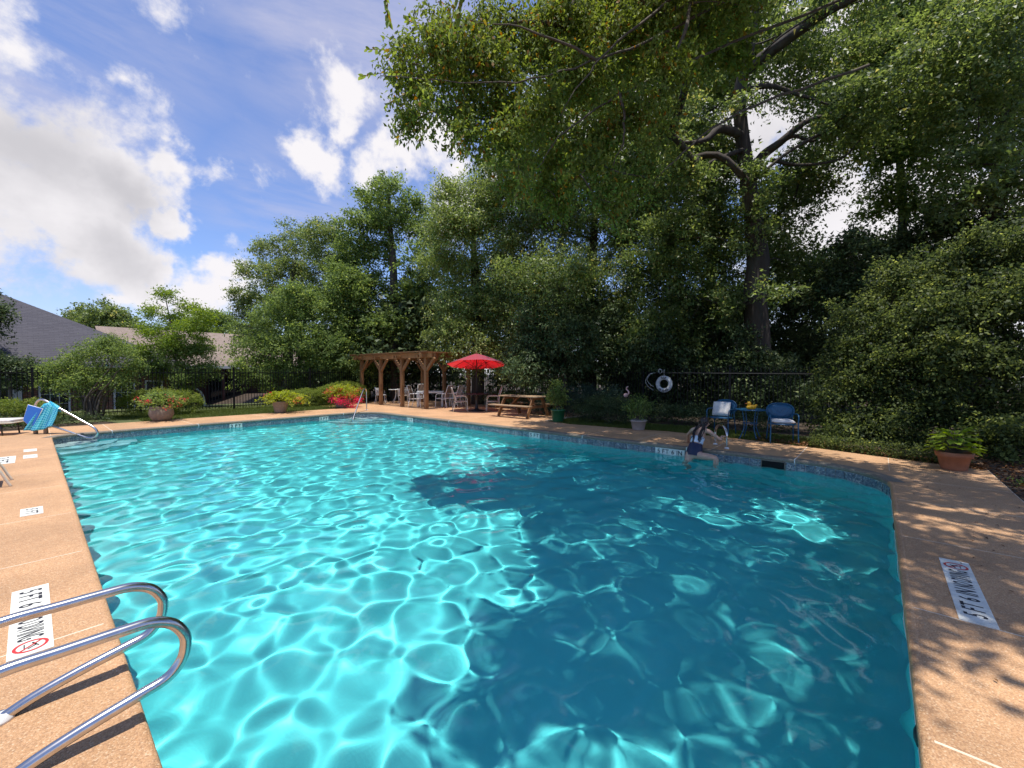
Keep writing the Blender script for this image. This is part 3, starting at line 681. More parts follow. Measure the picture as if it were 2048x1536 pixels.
grab_rail('nearer of the two steel grab rails looping over the near left pool edge', 2.515, .005)
t = thing('grab_rail', 'steel arch grab rail on the shaded deck, held by the woman', 'grab rail', (9.62, 2.37, 0))
d = Vector((.42, .34, 0)); mb = MB()
mb.tube(curve([(0, 0, -.04), (0, 0, .20), (.01, .01, .32), (d.x*.2, d.y*.2, .43), (d.x*.5, d.y*.5, .475), (d.x*.8, d.y*.8, .44), (d.x*.99, d.y*.99, .32), (d.x, d.y, .2), (d.x, d.y, -.04)], 6), .024, 12); mb.build('tube', M['steel'], t, True)
for q in ((0, 0), (d.x, d.y)):
    mb = MB(); mb.lathe([(.026, 0), (.05, 0), (.046, .012), (.03, .03)], 16, (q[0], q[1], .001)); mb.build('escutcheon', M['white'], t, True)
t = thing('hand_rail', 'slanting steel hand rail rising from the far corner steps', 'hand rail', (9.45, 16.5, 0))
mb = MB(); o = Vector((9.45, 16.5, 0)); mb.tube(curve([Vector((7.95, 15.05, -.45))-o, Vector((8.45, 15.55, .12))-o, Vector((9.0, 16.08, .72))-o, Vector((9.2, 16.27, .90))-o, Vector((9.33, 16.39, .93))-o, Vector((9.43, 16.48, .84))-o, Vector((9.45, 16.5, .6))-o, Vector((9.45, 16.5, -.03))-o], 6), .024, 10); mb.build('tube', M['steel'], t, True)
mb = MB(); mb.lathe([(.026, 0), (.06, 0), (.055, .015), (.03, .03)], 16, (0, 0, .001)); mb.build('escutcheon', M['white'], t, True)
# hand rail at the left corner steps, with a board and a towel on it
uL = Vector((.70, -.714, 0)); nL = Vector((-.714, -.70, 0)); oL = Vector((.05, 16.6, 0))
def rl(s, z, off=0.0): return uL*s+nL*off+Vector((0, 0, z))
t = thing('hand_rail', 'looped steel hand rail over the left corner steps, towel hung on it', 'hand rail', oL)
mb = MB(); mb.tube(curve([rl(*q) for q in ((.02, .14), (.01, .45), (.02, .72), (.09, .86), (.2, .90), (.36, .83), (.64, .66), (1.1, .385), (1.42, .19), (1.53, .08), (1.54, -.02), (1.46, -.10), (1.32, -.115), (1.1, -.045), (.6, .145), (.30, .22), (.27, .14))], 5), .026, 10); mb.build('tube', M['steel'], t, True)
for s in (0.02, .27):
    mb = MB(); mb.lathe([(.045, -.01), (.045, .16), (.055, .17), (.055, .20), (.03, .21)], 14, rl(s, 0)); mb.build('anchor_post', M['stone_pot'], t, True)
q = [(-.08, .77), (.27, .665), (.05, .23), (-.10, .25), (-.21, .37)]
mb = MB(); k = len(q)
vs = [oL+rl(a, b, .035) for a, b in q]+[oL+rl(a, b, .075) for a, b in q]
mb.add(vs, [tuple(range(k)), tuple(range(2*k-1, k-1, -1))]+[(i, i+k, (i+1) % k+k, (i+1) % k) for i in range(k)])
bo = tag(mb.build('kickboard', M['seatblue'], bevel=.01), 'blue rectangular board with pale rim standing behind the turquoise towel', 'board')
mb = MB(); mb.tube([oL+rl(a, b, .058) for a, b in q], .012, 6, closed=True); mb.build('rim', M['white'], bo, True)
def towel_mat():
    m = bpy.data.materials.new('turquoise scale print towel'); m.use_nodes = True; tr = m.node_tree; n = tr.nodes; L = tr.links; b = n['Principled BSDF']; b.inputs['Roughness'].default_value = .9
    uv = n.new('ShaderNodeUVMap'); ck = n.new('ShaderNodeTexChecker'); ck.inputs['Scale'].default_value = 19
    mp = n.new('ShaderNodeMapping'); mp.inputs['Rotation'].default_value = (0, 0, R2D(38)); L.new(uv.outputs[0], mp.inputs[0]); L.new(mp.outputs[0], ck.inputs['Vector'])
    nz = n.new('ShaderNodeTexNoise'); nz.inputs['Scale'].default_value = 3.2; L.new(uv.outputs[0], nz.inputs['Vector'])
    r = n.new('ShaderNodeValToRGB'); e = r.color_ramp.elements; e[0].position = .35; e[0].color = (.0, .22, .55, 1); e[1].position = .65; e[1].color = (.01, .36, .42, 1); L.new(nz.outputs[0], r.inputs[0])
    L.new(r.outputs[0], ck.inputs['Color1']); ck.inputs['Color2'].default_value = (.16, .60, .66, 1); L.new(ck.outputs[0], b.inputs['Base Color']); return m
M['towel'] = towel_mat()
# towel: a sheet folded over the upper tube, front flap longer than the back
nu, nv = 22, 26; vs = []; fs = []; uvs = []
top = [(.26, .77), (.40, .835), (.63, .69)]; bot = [(-.17, .10), (.20, .10), (.52, .22)]
def lerp3(a, u): i = 0 if u < .5 else 1; k = u*2-i; return (a[i][0]+(a[i+1][0]-a[i][0])*k, a[i][1]+(a[i+1][1]-a[i][1])*k)
for j in range(nv+1):
    for i in range(nu+1):
        u = i/nu; v = j/nv; A = lerp3(top, u); B = lerp3(bot, u)
        if v < .25: k = .45*(1-v/.25); off = -.035-.02*k; z = A[1]-(A[1]-B[1])*k*.6; s = A[0]+(B[0]-A[0])*k*.5
        else: k = (v-.25)/.75; off = .034+.055*k+.02*math.sin(u*13+v*2)*k+.01*math.sin(u*31); z = A[1]+(B[1]-A[1])*k+.012*math.sin(u*17); s = A[0]+(B[0]-A[0])*k+.03*math.sin(k*3.1)*(u-.3)
        if abs(v-.25) < .03: off = 0; z = A[1]+.03; s = A[0]
        vs.append(oL+rl(s, z, off)); uvs.append((u, v*1.2))
        if i < nu and j < nv: fs.append((j*(nu+1)+i, j*(nu+1)+i+1, (j+1)*(nu+1)+i+1, (j+1)*(nu+1)+i))
me = MB().add(vs, fs).mesh('towel', M['towel'], True); ul = me.uv_layers.new(name='UVMap')
for lp in me.loops: ul.data[lp.index].uv = uvs[lp.vertex_index]
o = tag(put('towel', me), 'turquoise scale patterned towel draped over the left hand rail', 'towel'); sm = o.modifiers.new('solid', 'SOLIDIFY'); sm.thickness = .008

# ------------------------------------------------------------------ left deck loungers
def lounger(label, loc, rz, pad=True):
    t = thing('sun_lounger', label, 'lounger', loc, rz, 'loungers along the left deck')
    mb = MB()
    for x in (-.31, .31): mb.tube([(x, -.95, .32), (x, .95, .32)], .018, 8)
    for y in (-.95, -.3, .3, .95): mb.tube([(-.31, y, .32), (.31, y, .32)], .016, 8)
    mb.build('frame', M['offwhite'], t, True)
    for x in (-.29, .29):
        for y in (-.75, .75):
            mb = MB(); mb.tube([(x, y, .32), (x, y*1.05, .0)], .017, 8); mb.build('leg', M['darkmetal'], t, True)
    mb = MB(); mb.box((0, 0, .37), (.60, 1.9, .075)); mb.build('cushion', M['cushion'], t, bevel=.03)
    mb = MB(); mb.ell((0, .72, .435), (.26, .16, .06), 14, 8); mb.build('pillow', M['cushion'], t, True)
lounger('white cushioned lounger by the hedge at the left edge of the picture', (-1.05, 17.35, 0), R2D(62))
t = thing('sling_chair', 'pale sling chair cut off by the left edge, its shadow on the deck', 'chair', (-.62, 9.45, 0), R2D(-90))
for x in (-.27, .27):
    mb = MB(); mb.tube(curve([(x, .42, 0), (x, .40, .02), (x, .20, .38), (x, -.25, .33), (x, -.42, .02), (x, -.44, 0)], 4), .016, 8); mb.build('side_frame', M['offwhite'], t, True)
    mb = MB(); mb.tube(curve([(x, .25, .36), (x, .1, .56), (x, -.2, .58), (x, -.5, .95)], 4), .015, 8); mb.build('armrest', M['offwhite'], t, True)
for z, y0, y1 in ((.37, .28, -.02), (.35, -.06, -.3)):
    mb = MB(); mb.box((0, (y0+y1)/2, z), (.52, abs(y0-y1), .012)); mb.build('seat_sling', M['strap'], t)
mb = MB(); mb.beam((0, -.32, .38), (0, -.52, .95), .52, .012, (0, 1, 0)); mb.build('backrest', M['strap'], t)

# ------------------------------------------------------------------ pergola
PX0, PX1 = 11.5, 14.05; PY = [15.05, 16.88, 18.70, 20.53]
t = pg = thing('pergola', 'brown cedar pergola with knee braces over the white dining set', 'pergola', (PX0, PY[0], 0))
mb = MB(); mb.box((0, 0, 1.14), (.15, .15, 2.28)); post_me = mb.mesh('post', M['wood'])
def brace(a, b): return MB().beam(a, b, .09, .11)
bm_y = [brace((0, .02, 1.68), (0, .58, 2.26)).mesh('brace', M['wood']), brace((0, -.02, 1.68), (0, -.58, 2.26)).mesh('brace', M['wood'])]
bm_x = [brace((.02, 0, 1.68), (.58, 0, 2.26)).mesh('brace', M['wood']), brace((-.02, 0, 1.68), (-.58, 0, 2.26)).mesh('brace', M['wood'])]
for x in (0, PX1-PX0):
    for i, y in enumerate(PY):
        L = (x, y-PY[0], 0); put('post', post_me, t, .006, L)
        if i < 3: put('brace', bm_y[0], t, 0, L)
        put('brace', bm_y[1], t, 0, L) if i > 0 else None
        if i == 0: put('brace', bm_y[1], t, 0, L)
        if i in (0, 3): put('brace', bm_x[0] if x == 0 else bm_x[1], t, 0, L)
ylen = PY[-1]-PY[0]
for x in (0, PX1-PX0):
    for o_ in (-.095, .095):
        mb = MB(); mb.box((x+o_, ylen/2, 2.37), (.045, ylen+1.1, .20)); mb.build('beam', M['wood'], t, bevel=.004)
for y in PY:
    for o_ in (-.095, .095):
        mb = MB(); yy_ = y-PY[0]+o_; x0, x1 = -.42, PX1-PX0+.42
        mb.prism([(x0, yy_-.02), (x1, yy_-.02), (x1, yy_+.02), (x0, yy_+.02)], 2.275, 2.40)
        mb.build('cross_beam', M['wood'], t, bevel=.004)
mb = MB(); mb.box(((PX1-PX0)/2, 0, 2.50), (PX1-PX0+.8, .038, .05)); sl = mb.mesh('slat', M['wood'])
for o_ in (-.16, -.22):
    mb = MB(); mb.box(((PX1-PX0)/2, o_, 2.37), (PX1-PX0+.95, .045, .20)); mb.build('end_beam', M['wood'], t, bevel=.004)
n = 66
for i in range(n): put('slat', sl, t, 0, (0, -.56+(ylen+1.12)*i/(n-1), 0))
for x in (-.40, 0.9, 1.7, PX1-PX0+.40):
    mb = MB(); mb.box((x, ylen/2, 2.535), (.06, ylen+1.2, .03)); mb.build('batten', M['wood'], t)

# ------------------------------------------------------------------ chairs and tables at the pergola
def strap_chair(label, loc, f, group, fm='offwhite', sm='strap'):
    t = thing('patio_chair', label, 'chair', loc, face(*f), group)
    for s in (-1, 1):
        x = s*.26
        mb = MB(); mb.tube(curve([(x, .27, 0), (x, .25, .40), (x, .235, .56), (x, .16, .64), (x, -.02, .645), (x, -.24, .64)], 4), .014, 8); mb.build('front_leg', M[fm], t, True)
        mb = MB(); mb.tube(curve([(x, -.33, 0), (x, -.24, .42), (x, -.26, .62), (x*.97, -.38, 1.0)], 4), .014, 8); mb.build('rear_leg', M[fm], t, True)
        mb = MB(); mb.tube([(x, .25, .42), (x, -.245, .40)], .013, 8); mb.build('seat_rail', M[fm], t, True)
    mb = MB(); mb.tube(curve([(-.255, -.38, 1.0), (0, -.40, 1.015), (.255, -.38, 1.0)], 4), .014, 8); mb.tube([(-.26, .25, .42), (.26, .25, .42)], .013, 8); mb.tube([(-.26, -.245, .41), (.26, -.245, .41)], .013, 8); mb.build('cross_tube', M[fm], t, True)
    mb = MB()
    for i in range(11):
        k = i/10; z = .47+.50*k; y = -.243-.135*max(0, (z-.60))/.4-.01*math.sin(k*3.1)
        mb.box((0, y, z), (.52, .012, .036))
    mb.build('backrest', M[sm], t)
    mb = MB()
    for i in range(9): y = .22-.44*i/8; mb.box((0, y, .415-.012*math.sin(i/8*3.1)), (.52, .042, .012))
    mb.build('seat', M[sm], t)
    return t
gp_ = 'strap chairs round the pergola tables'
strap_chair('tan strap chair left of the white table, its back nearest the second pergola post', (11.72, 16.05, 0), (.55, -.80), gp_, 'white')
strap_chair('tan strap chair right of the white table, its wide back turned to the pool', (12.55, 15.15, 0), (-.35, .93), gp_, 'white')
strap_chair('strap chair half hidden behind the front right pergola post and the white table', (13.1, 17.45, 0), (-.65, -.75), gp_, 'white')
strap_chair('cream strap chair left of the umbrella pole, its back to the pool', (11.70, 13.02, 0), (.62, -.45), gp_)
strap_chair('cream strap chair right of the umbrella pole, near the picnic table', (12.62, 12.05, 0), (-.62, .55), gp_)
strap_chair('grey white strap chair stacked behind the wide backed tan one', (12.98, 14.98, 0), (-.5, .85), gp_, 'white', 'white')
strap_chair('innermost grey white strap chair at the far right of the white table', (13.45, 15.25, 0), (-.6, .8), gp_, 'white', 'white')
t = thing('dining_table', 'rectangular white dining table under the pergola', 'table', (12.62, 16.2, 0), face(.75, -.65)-math.pi/2)
mb = MB(); mb.box((0, 0, .705), (1.25, .80, .03)); mb.build('tabletop', M['white'], t, bevel=.008)
mb = MB(); mb.box((0, .36, .665), (1.15, .03, .05)); mb.box((0, -.36, .665), (1.15, .03, .05)); mb.build('apron', M['white'], t)
for x in (-.57, .57):
    for y in (-.35, .35): mb = MB(); mb.box((x, y, .345), (.05, .05, .69)); mb.build('leg', M['white'], t)
def wicker_chair(label, loc, f):
    t = thing('garden_chair', label, 'chair', loc, face(*f), 'white barrel backed garden chairs')
    for x, y in ((-.22, .22), (.22, .22), (-.2, -.24), (.2, -.24)):
        mb = MB(); mb.tube(curve([(x*1.15, y*1.25, 0), (x*.95, y, .22), (x, y, .43)], 4), .013, 7); mb.build('leg', M['white'], t, True)
    mb = MB(); mb.lathe([(.0, .425), (.24, .425), (.26, .44), (.24, .46), (0, .455)], 18); mb.build('seat', M['white'], t, True)
    mb = MB(); n = 17; rows = 7
    for j in range(rows):
        z = .48+.36*j/(rows-1); pts = []
        for i in range(n):
            a = R2D(195+150*i/(n-1)); r = .27+.05*j/(rows-1); zz = z if j < rows-1 else z-.10*abs(math.cos(a))**3; pts.append((r*math.cos(a), r*math.sin(a)*.95, zz-.04*j/(rows-1)*abs(math.cos(a))**2))
        mb.tube(pts, .010 if 0 < j < rows-1 else .014, 6)
    for i in range(n):
        a = R2D(195+150*i/(n-1)); mb.tube([(.26*math.cos(a), .26*math.sin(a)*.95, .45), (.32*math.cos(a), .32*math.sin(a)*.95, .80)], .007, 5)
    mb.build('backrest', M['white'], t, True)
wicker_chair('white barrel backed chair at the left end, behind the second pergola post', (12.05, 19.60, 0), (.75, -.65))
wicker_chair('white barrel backed chair right of the small round table, behind the third post', (12.55, 18.30, 0), (.45, .9))
t = thing('round_table', 'small round white table between the barrel backed chairs', 'table', (12.75, 19.2, 0))
mb = MB(); mb.lathe([(0, .70), (.42, .70), (.43, .715), (.42, .73), (0, .73)], 24); mb.build('tabletop', M['white'], t, True)
for i in range(4): a = math.pi/2*i+.4; mb = MB(); mb.tube(curve([(.08*math.cos(a), .08*math.sin(a), .70), (.10*math.cos(a), .10*math.sin(a), .35), (.30*math.cos(a), .30*math.sin(a), .0)], 4), .014, 7); mb.build('leg', M['white'], t, True)
# umbrella in its own dark table
UX, UY = 12.24, 12.62
t = thing('umbrella_table', 'dark round metal table with the umbrella pole through it', 'table', (UX, UY, 0))
mb = MB(); mb.lathe([(0, .70), (.52, .70), (.535, .715), (.52, .73), (0, .735)], 30); mb.build('tabletop', M['darkmetal'], t, True)
mb = MB(); mb.lathe([(.34, 0), (.34, .03), (.12, .07), (.06, .12), (.055, .62), (.12, .70)], 20); mb.build('pedestal', M['darkmetal'], t, True)
t = thing('umbrella', 'open red market umbrella standing beside the pergola', 'umbrella', (UX, UY, 0))
mb = MB(); mb.tube([(0, 0, .04), (0, 0, 2.40)], .019, 10); mb.build('pole', M['darkmetal'], t, True)
mb = MB(); mb.lathe([(0, 2.38), (.035, 2.385), (.045, 2.42), (.02, 2.45), (.03, 2.47), (0, 2.50)], 12); mb.build('finial', M['wood'], t, True)
RU = 1.24; rows = 8; sub = 6; N8 = 8*sub; vs = []; fs = []
for j in range(rows+1):
    k = j/rows
    for i in range(N8):
        a = 2*math.pi*i/N8+.2; w = (i % sub)/sub; sagr = 1-(.065*math.sin(math.pi*w))*k; z = 2.41-.47*k**1.12-.035*math.sin(math.pi*w)*math.sin(math.pi*min(1, k))
        r = max(.012, RU*k)*sagr; vs.append((r*math.cos(a), r*math.sin(a), z))
for j in range(rows):
    for i in range(N8): fs.append((j*N8+i, j*N8+(i+1) % N8, (j+1)*N8+(i+1) % N8, (j+1)*N8+i))
def cloth_mat():
    m = bpy.data.materials.new('red translucent canvas'); m.use_nodes = True; tr = m.node_tree; n = tr.nodes; b = n['Principled BSDF']; b.inputs['Base Color'].default_value = (.62, .02, .045, 1); b.inputs['Roughness'].default_value = .6
    b.inputs['Sheen Weight'].default_value = 1.0; b.inputs['Sheen Roughness'].default_value = .4
    ts = n.new('ShaderNodeBsdfTranslucent'); ts.inputs[0].default_value = (.85, .01, .02, 1); mx = n.new('ShaderNodeMixShader'); mx.inputs[0].default_value = .42
    tr.links.new(b.outputs[0], mx.inputs[1]); tr.links.new(ts.outputs[0], mx.inputs[2]); tr.links.new(mx.outputs[0], n['Material Output'].inputs[0]); return m
M['canvas'] = cloth_mat()
TQ = Vector((0, 0, 1)).rotation_difference(Vector((.69*.15, .72*.15, 1)).normalized()); TC = Vector((0, 0, 2.0))
TM = Matrix.Translation(TC) @ TQ.to_matrix().to_4x4() @ Matrix.Translation(-TC)
MB().add([TM @ Vector(v) for v in vs], fs).build('canopy', M['canvas'], t, True)
rm = MB().tube([(.03, 0, 2.375), (RU*.985, 0, 1.935)], .009, 5).mesh('rib', M['darkmetal'], True); smm = MB().tube([(.03, 0, 1.80), (RU*.5, 0, 2.14)], .008, 5).mesh('strut', M['darkmetal'], True)
for i in range(8):
    for nm, me_ in (('rib', rm), ('strut', smm)): o = put(nm, me_, t); o.matrix_local = TM @ Matrix.Rotation(math.pi/4*i+.2, 4, 'Z')
# picnic table
t = thing('picnic_table', 'weathered pine picnic table with its two benches on the deck', 'picnic table', (12.0, 9.9, 0))
for i in range(5): mb = MB(); mb.box(((i-2)*.148, 0, .735), (.14, 1.86, .038)); mb.build('top_plank', M['pinewood'], t, bevel=.006)
for s in (-1, 1):
    for j in (0, 1): mb = MB(); mb.box((s*(.70+j*.148), 0, .43), (.14, 1.86, .038)); mb.build('bench_plank', M['pinewood'], t, bevel=.006)
for y in (-.68, .68):
    for s in (-1, 1): mb = MB(); mb.beam((s*.62, y, 0), (s*.24, y, .715), .04, .13, (1, 0, 0)); mb.build('leg', M['wood'], t, bevel=.004)
    mb = MB(); mb.box((0, y+.045*(1 if y < 0 else -1), .365), (1.68, .04, .09)); mb.build('bench_bearer', M['wood'], t); mb = MB(); mb.box((0, y+.045*(1 if y < 0 else -1), .67), (.72, .04, .09)); mb.build('top_bearer', M['wood'], t)
    mb = MB(); mb.beam((0, y*.92, .37), (0, y*.30, .70), .04, .08, (1, 0, 0)); mb.build('brace', M['wood'], t)

# ------------------------------------------------------------------ blue bistro set, duck
def blue_chair(label, loc, f):
    t = thing('bistro_chair', label, 'chair', loc, face(*f), 'blue metal bistro chairs')
    for s in (-1, 1):
        x = s*.27
        mb = MB(); mb.tube(curve([(x, .25, 0), (x*.97, .235, .42), (x, .225, .60), (x, .15, .66), (x, -.05, .665), (x*.96, -.22, .64)], 5), .014, 8); mb.build('front_leg', M['blue'], t, True)
        mb = MB(); mb.tube(curve([(x*1.0, -.30, 0), (x*.92, -.22, .42), (x*.85, -.25, .62)], 5), .013, 8); mb.build('rear_leg', M['blue'], t, True)
    mb = MB(); mb.lathe([(0, .43), (.255, .43), (.265, .44), (.255, .452), (0, .448)], 26, sy=.95); mb.tube([(.262*math.cos(a), .25*math.sin(a), .44) for a in [2*math.pi*i/28 for i in range(28)]], .014, 7, closed=True); mb.build('seat', M['blue'], t, True)
    ring = []; n = 30
    for i in range(n):
        a = 2*math.pi*i/n; c, s_ = math.cos(a), math.sin(a); x = .275*math.copysign(abs(c)**.75, c); z = .70+.185*math.copysign(abs(s_)**.8, s_)
        ring.append((x, -.255-.12*(z-.5)-.04+.5*x*x, z))
    mb = MB(); mb.tube(ring, .014, 7, closed=True); mb.build('back_hoop', M['blue'], t, True)
    mb = MB(); cen = Vector((0, -.325, .70)); vs = [cen]; fs = []
    for q in (.5, 1.0):
        for p in ring: v = cen.lerp(Vector(p), q); v.y = -.255-.12*(v.z-.5)-.04+.5*v.x*v.x; vs.append(v)
    fs = [(0, 1+i, 1+(i+1) % n) for i in range(n)]+[(1+i, 1+n+i, 1+n+(i+1) % n, 1+(i+1) % n) for i in range(n)]
    o = MB().add(vs, fs).build('back_panel', M['perf'], t, True); sm = o.modifiers.new('solid', 'SOLIDIFY'); sm.thickness = .004
    for x in (-.16, .16): mb = MB(); mb.tube([(x, -.235, .45), (x, -.285, .54)], .012, 6); mb.build('back_stay', M['blue'], t, True)
    return t
def perf_mat():
    m = mat('perforated blue metal', (.008, .085, .18), .4); t = m.node_tree; n = t.nodes; b = n['Principled BSDF']
    tc = n.new('ShaderNodeTexCoord'); v = n.new('ShaderNodeTexVoronoi'); v.inputs['Scale'].default_value = 60; v.inputs['Randomness'].default_value = 0; t.links.new(tc.outputs['Object'], v.inputs['Vector'])
    r = n.new('ShaderNodeMapRange'); r.inputs[1].default_value = .24; r.inputs[2].default_value = .30; t.links.new(v.outputs['Distance'], r.inputs[0]); t.links.new(r.outputs[0], b.inputs['Alpha']); return m
M['perf'] = perf_mat()
blue_chair('blue metal chair with a white pillow leaning on its back', (11.78, 3.05, 0), (-1, .10))
blue_chair('blue metal chair with an oval back and a white seat pad', (11.27, 1.62, 0), (-.93, -.30))
def pillow(name, label, w, h, d, c, R):
    vs = []; fs = []; n = 14
    for s in (1, -1):
        for j in range(n+1):
            for i in range(n+1):
                u = i/n*2-1; v = j/n*2-1; pin = 1-.07*(u*u*v*v); k = max(0, (1-u**4)*(1-v**4))**.5
                vs.append(R @ Vector((u*w/2*(1-.05*(1-v*v))*pin, s*d/2*k, v*h/2*(1-.05*(1-u*u))*pin))+Vector(c))
    m = (n+1)**2
    for q in range(2):
        for j in range(n):
            for i in range(n):
                f = (q*m+j*(n+1)+i, q*m+j*(n+1)+i+1, q*m+(j+1)*(n+1)+i+1, q*m+(j+1)*(n+1)+i); fs.append(f if q else f[::-1])
    return tag(MB().add(vs, fs).build(name, M['cushion'], None, True), label, 'cushion')
rzL = face(-1, .10)
pillow('throw_pillow', 'white square pillow propped on the left blue chair', .46, .40, .15, Vector((11.78, 3.05, .655))+Matrix.Rotation(rzL, 3, 'Z') @ Vector((.05, -.15, 0)), Matrix.Rotation(rzL, 3, 'Z') @ Matrix.Rotation(R2D(17), 3, 'X'))
rzR = face(-.93, -.30)
pillow('seat_pad', 'white pad lying on the seat of the right blue chair', .47, .44, .11, Vector((11.27, 1.62, .495)), Matrix.Rotation(rzR, 3, 'Z') @ Matrix.Rotation(R2D(90), 3, 'X'))
TX, TY = 11.42, 2.30
t = thing('bistro_table', 'round blue metal table between the two blue chairs', 'table', (TX, TY, 0))
mb = MB(); mb.lathe([(0, .705), (.30, .705), (.325, .70), (.33, .712), (.32, .724), (0, .722)], 32); mb.build('tabletop', M['blue'], t, True)
for i in range(4): a = math.pi/2*i+.75; c, s_ = math.cos(a), math.sin(a); mb = MB(); mb.tube(curve([(.20*c, .20*s_, .70), (.165*c, .165*s_, .50), (.15*c, .15*s_, .30), (.19*c, .19*s_, .16), (.27*c, .27*s_, 0)], 5), .013, 8); mb.build('leg', M['blue'], t, True)
mb = MB(); mb.tube([(.16*math.cos(q), .16*math.sin(q), .38) for q in [2*math.pi*i/20 for i in range(20)]], .011, 7, closed=True); mb.build('ring_brace', M['blue'], t, True)
t = thing('rubber_duck', 'big yellow rubber duck sitting on the blue table', 'duck', (TX-.05, TY-.02, .724), face(-.45, .89)); DK = t; DK.scale = (.85,)*3
mb = MB(); mb.lathe([(.0, 0), (.07, .0), (.10, .03), (.105, .065), (.085, .105), (.04, .125), (0, .128)], 20, sy=1.22)
mb.ell((0, -.115, .10), (.045, .055, .035), 12, 8, Matrix.Rotation(R2D(-35), 3, 'X')); mb.build('body', M['duck'], t, True)
mb = MB(); mb.ell((0, .055, .165), (.058, .060, .058), 16, 11); mb.build('head', M['duck'], t, True)
mb = MB(); mb.ell((0, .122, .158), (.032, .035, .012), 12, 7); mb.build('beak', M['orange'], t, True)
for s in (-1, 1): mb = MB(); mb.ell((s*.040, .095, .182), (.010, .010, .012), 8, 6); mb.build('eye', M['black'], t, True)
for s in (-1, 1): mb = MB(); mb.ell((s*.10, -.02, .075), (.016, .06, .035), 12, 8); mb.build('wing', M['duck'], t, True)

# ------------------------------------------------------------------ fences
def fence(label, a, b, h, posts, sp, group):
    a = Vector(a); b = Vector(b); d = (b-a); L = d.length; d.normalize()
    t = thing('picket_fence', label, 'fence', a, math.atan2(d.y, d.x), group)
    pk = MB(); pk.box((0, 0, h/2+.04), (.019, .019, h-.08)); pk.add([(-.0095, -.0095, h), (.0095, -.0095, h), (.0095, .0095, h), (-.0095, .0095, h), (0, 0, h+.035)], [(0, 1, 4), (1, 2, 4), (2, 3, 4), (3, 0, 4)]); pk = pk.mesh('picket', M['black'])
    n = int(L/sp)
    for i in range(min(n, 296)): put('picket', pk, t, 0, (i*sp+.05, 0, 0))
    for z in (.16, h-.16):
        mb = MB(); mb.box((L/2, 0, z), (L, .034, .034)); mb.build('rail', M['black'], t)
    pm = MB(); pm.box((0, 0, h/2+.03), (.065, .065, h+.06)); pm.prism([(-.042, -.042), (.042, -.042), (.042, .042), (-.042, .042)], h+.06, h+.085); pm = pm.mesh('fence_post', M['black'])
    for x in posts: put('fence_post', pm, t, 0, (x, 0, 0))
fence('black metal picket fence along the lawn before the houses', (-6.5, 21.3, 0), (15.3, 21.3, 0), 1.76, [6.54-2.76, 6.54, 9.26, 12.36, 15.65, 18.9, 21.75], .114, 'black picket fences')
fence('black metal picket fence in deep shade behind the life ring', (15.3, 21.2, 0), (15.3, -5.5, 0), 1.76, [2.5+3.0*i for i in range(8)], .114, 'black picket fences')
# life ring, hook pole
RX = 15.17; c = Vector((RX, 5.86, 1.19))
t = thing('life_ring', 'white life ring with black lettering hung on the dark fence', 'life ring', c)
vs = []; fs = []; n, m_ = 40, 14
for i in range(n):
    a = 2*math.pi*i/n
    for j in range(m_):
        b = 2*math.pi*j/m_; r = .232+.078*math.cos(b); vs.append((.055*math.sin(b), r*math.cos(a), r*math.sin(a)))
for i in range(n):
    for j in range(m_): fs.append((i*m_+j, ((i+1) % n)*m_+j, ((i+1) % n)*m_+(j+1) % m_, i*m_+(j+1) % m_))
MB().add(vs, fs).build('ring', M['hull'], t, True)
def ring_text(txt, a0, da, flip=1):
    for i, ch in enumerate(txt):
        a = R2D(a0+da*i); me = font_mesh('letter', ch, .058 if ch not in 'I' else .02, .085, .02); me.materials.clear(); me.materials.append(M['ink'])
        o = put('letter', me, t); r = .232; up = Vector((0, math.cos(a), math.sin(a)))*flip; nx_ = Vector((-1, 0, 0)); rt = up.cross(nx_)
        p = Vector((-.0575, r*math.cos(a), r*math.sin(a)))-rt*.028-up*.043
        o.matrix_local = Matrix(((rt.x, up.x, nx_.x, p.x), (rt.y, up.y, nx_.y, p.y), (rt.z, up.z, nx_.z, p.z), (0, 0, 0, 1)))
ring_text('SEE', 73, 17, 1); ring_text('WINNER', 309, -15.5, -1)
mb = MB(); mb.tube([(0, .0, .30), (0, .01, .42), (0, .0, .52)], .010, 6); mb.build('hanging_cord', M['rope'], t, True)
t = thing('rescue_hook', 'long pale life hook pole lying level along the fence above the life ring', 'rescue pole', (RX-.06, 5.9, 1.62))
mb = MB(); mb.tube([(0, -4.5, -.06), (0, .25, -.02)], .013, 8); mb.build('pole', M['oldalu'], t, True)
mb = MB()
for k, dx in ((1.0, 0), (.80, -.03)): mb.tube(curve([(dx, .25, -.02), (dx, .25+.22*k, -.06), (dx, .25+.36*k, -.22*k-.03), (dx, .25+.37*k, -.40*k), (dx, .25+.25*k, -.56*k), (dx, .25+.08*k, -.66*k)], 5), .008, 7)
mb.build('hook_loop', M['rope'], t, True)
t = thing('rope_coil', 'small grey coil of rope tied at the fence top above the life ring', 'rope', (RX-.02, 6.0, 1.66))
mb = MB(); r_ = random.Random(4)
for k in range(4): mb.tube([(r_.uniform(-.02, .02), .06*math.cos(q)+r_.uniform(-.015, .015), .08*math.sin(q)+r_.uniform(-.02, .02)) for q in [2*math.pi*i/12 for i in range(12)]], .008, 5, closed=True)
mb.build('coil', M['rope'], t, True)
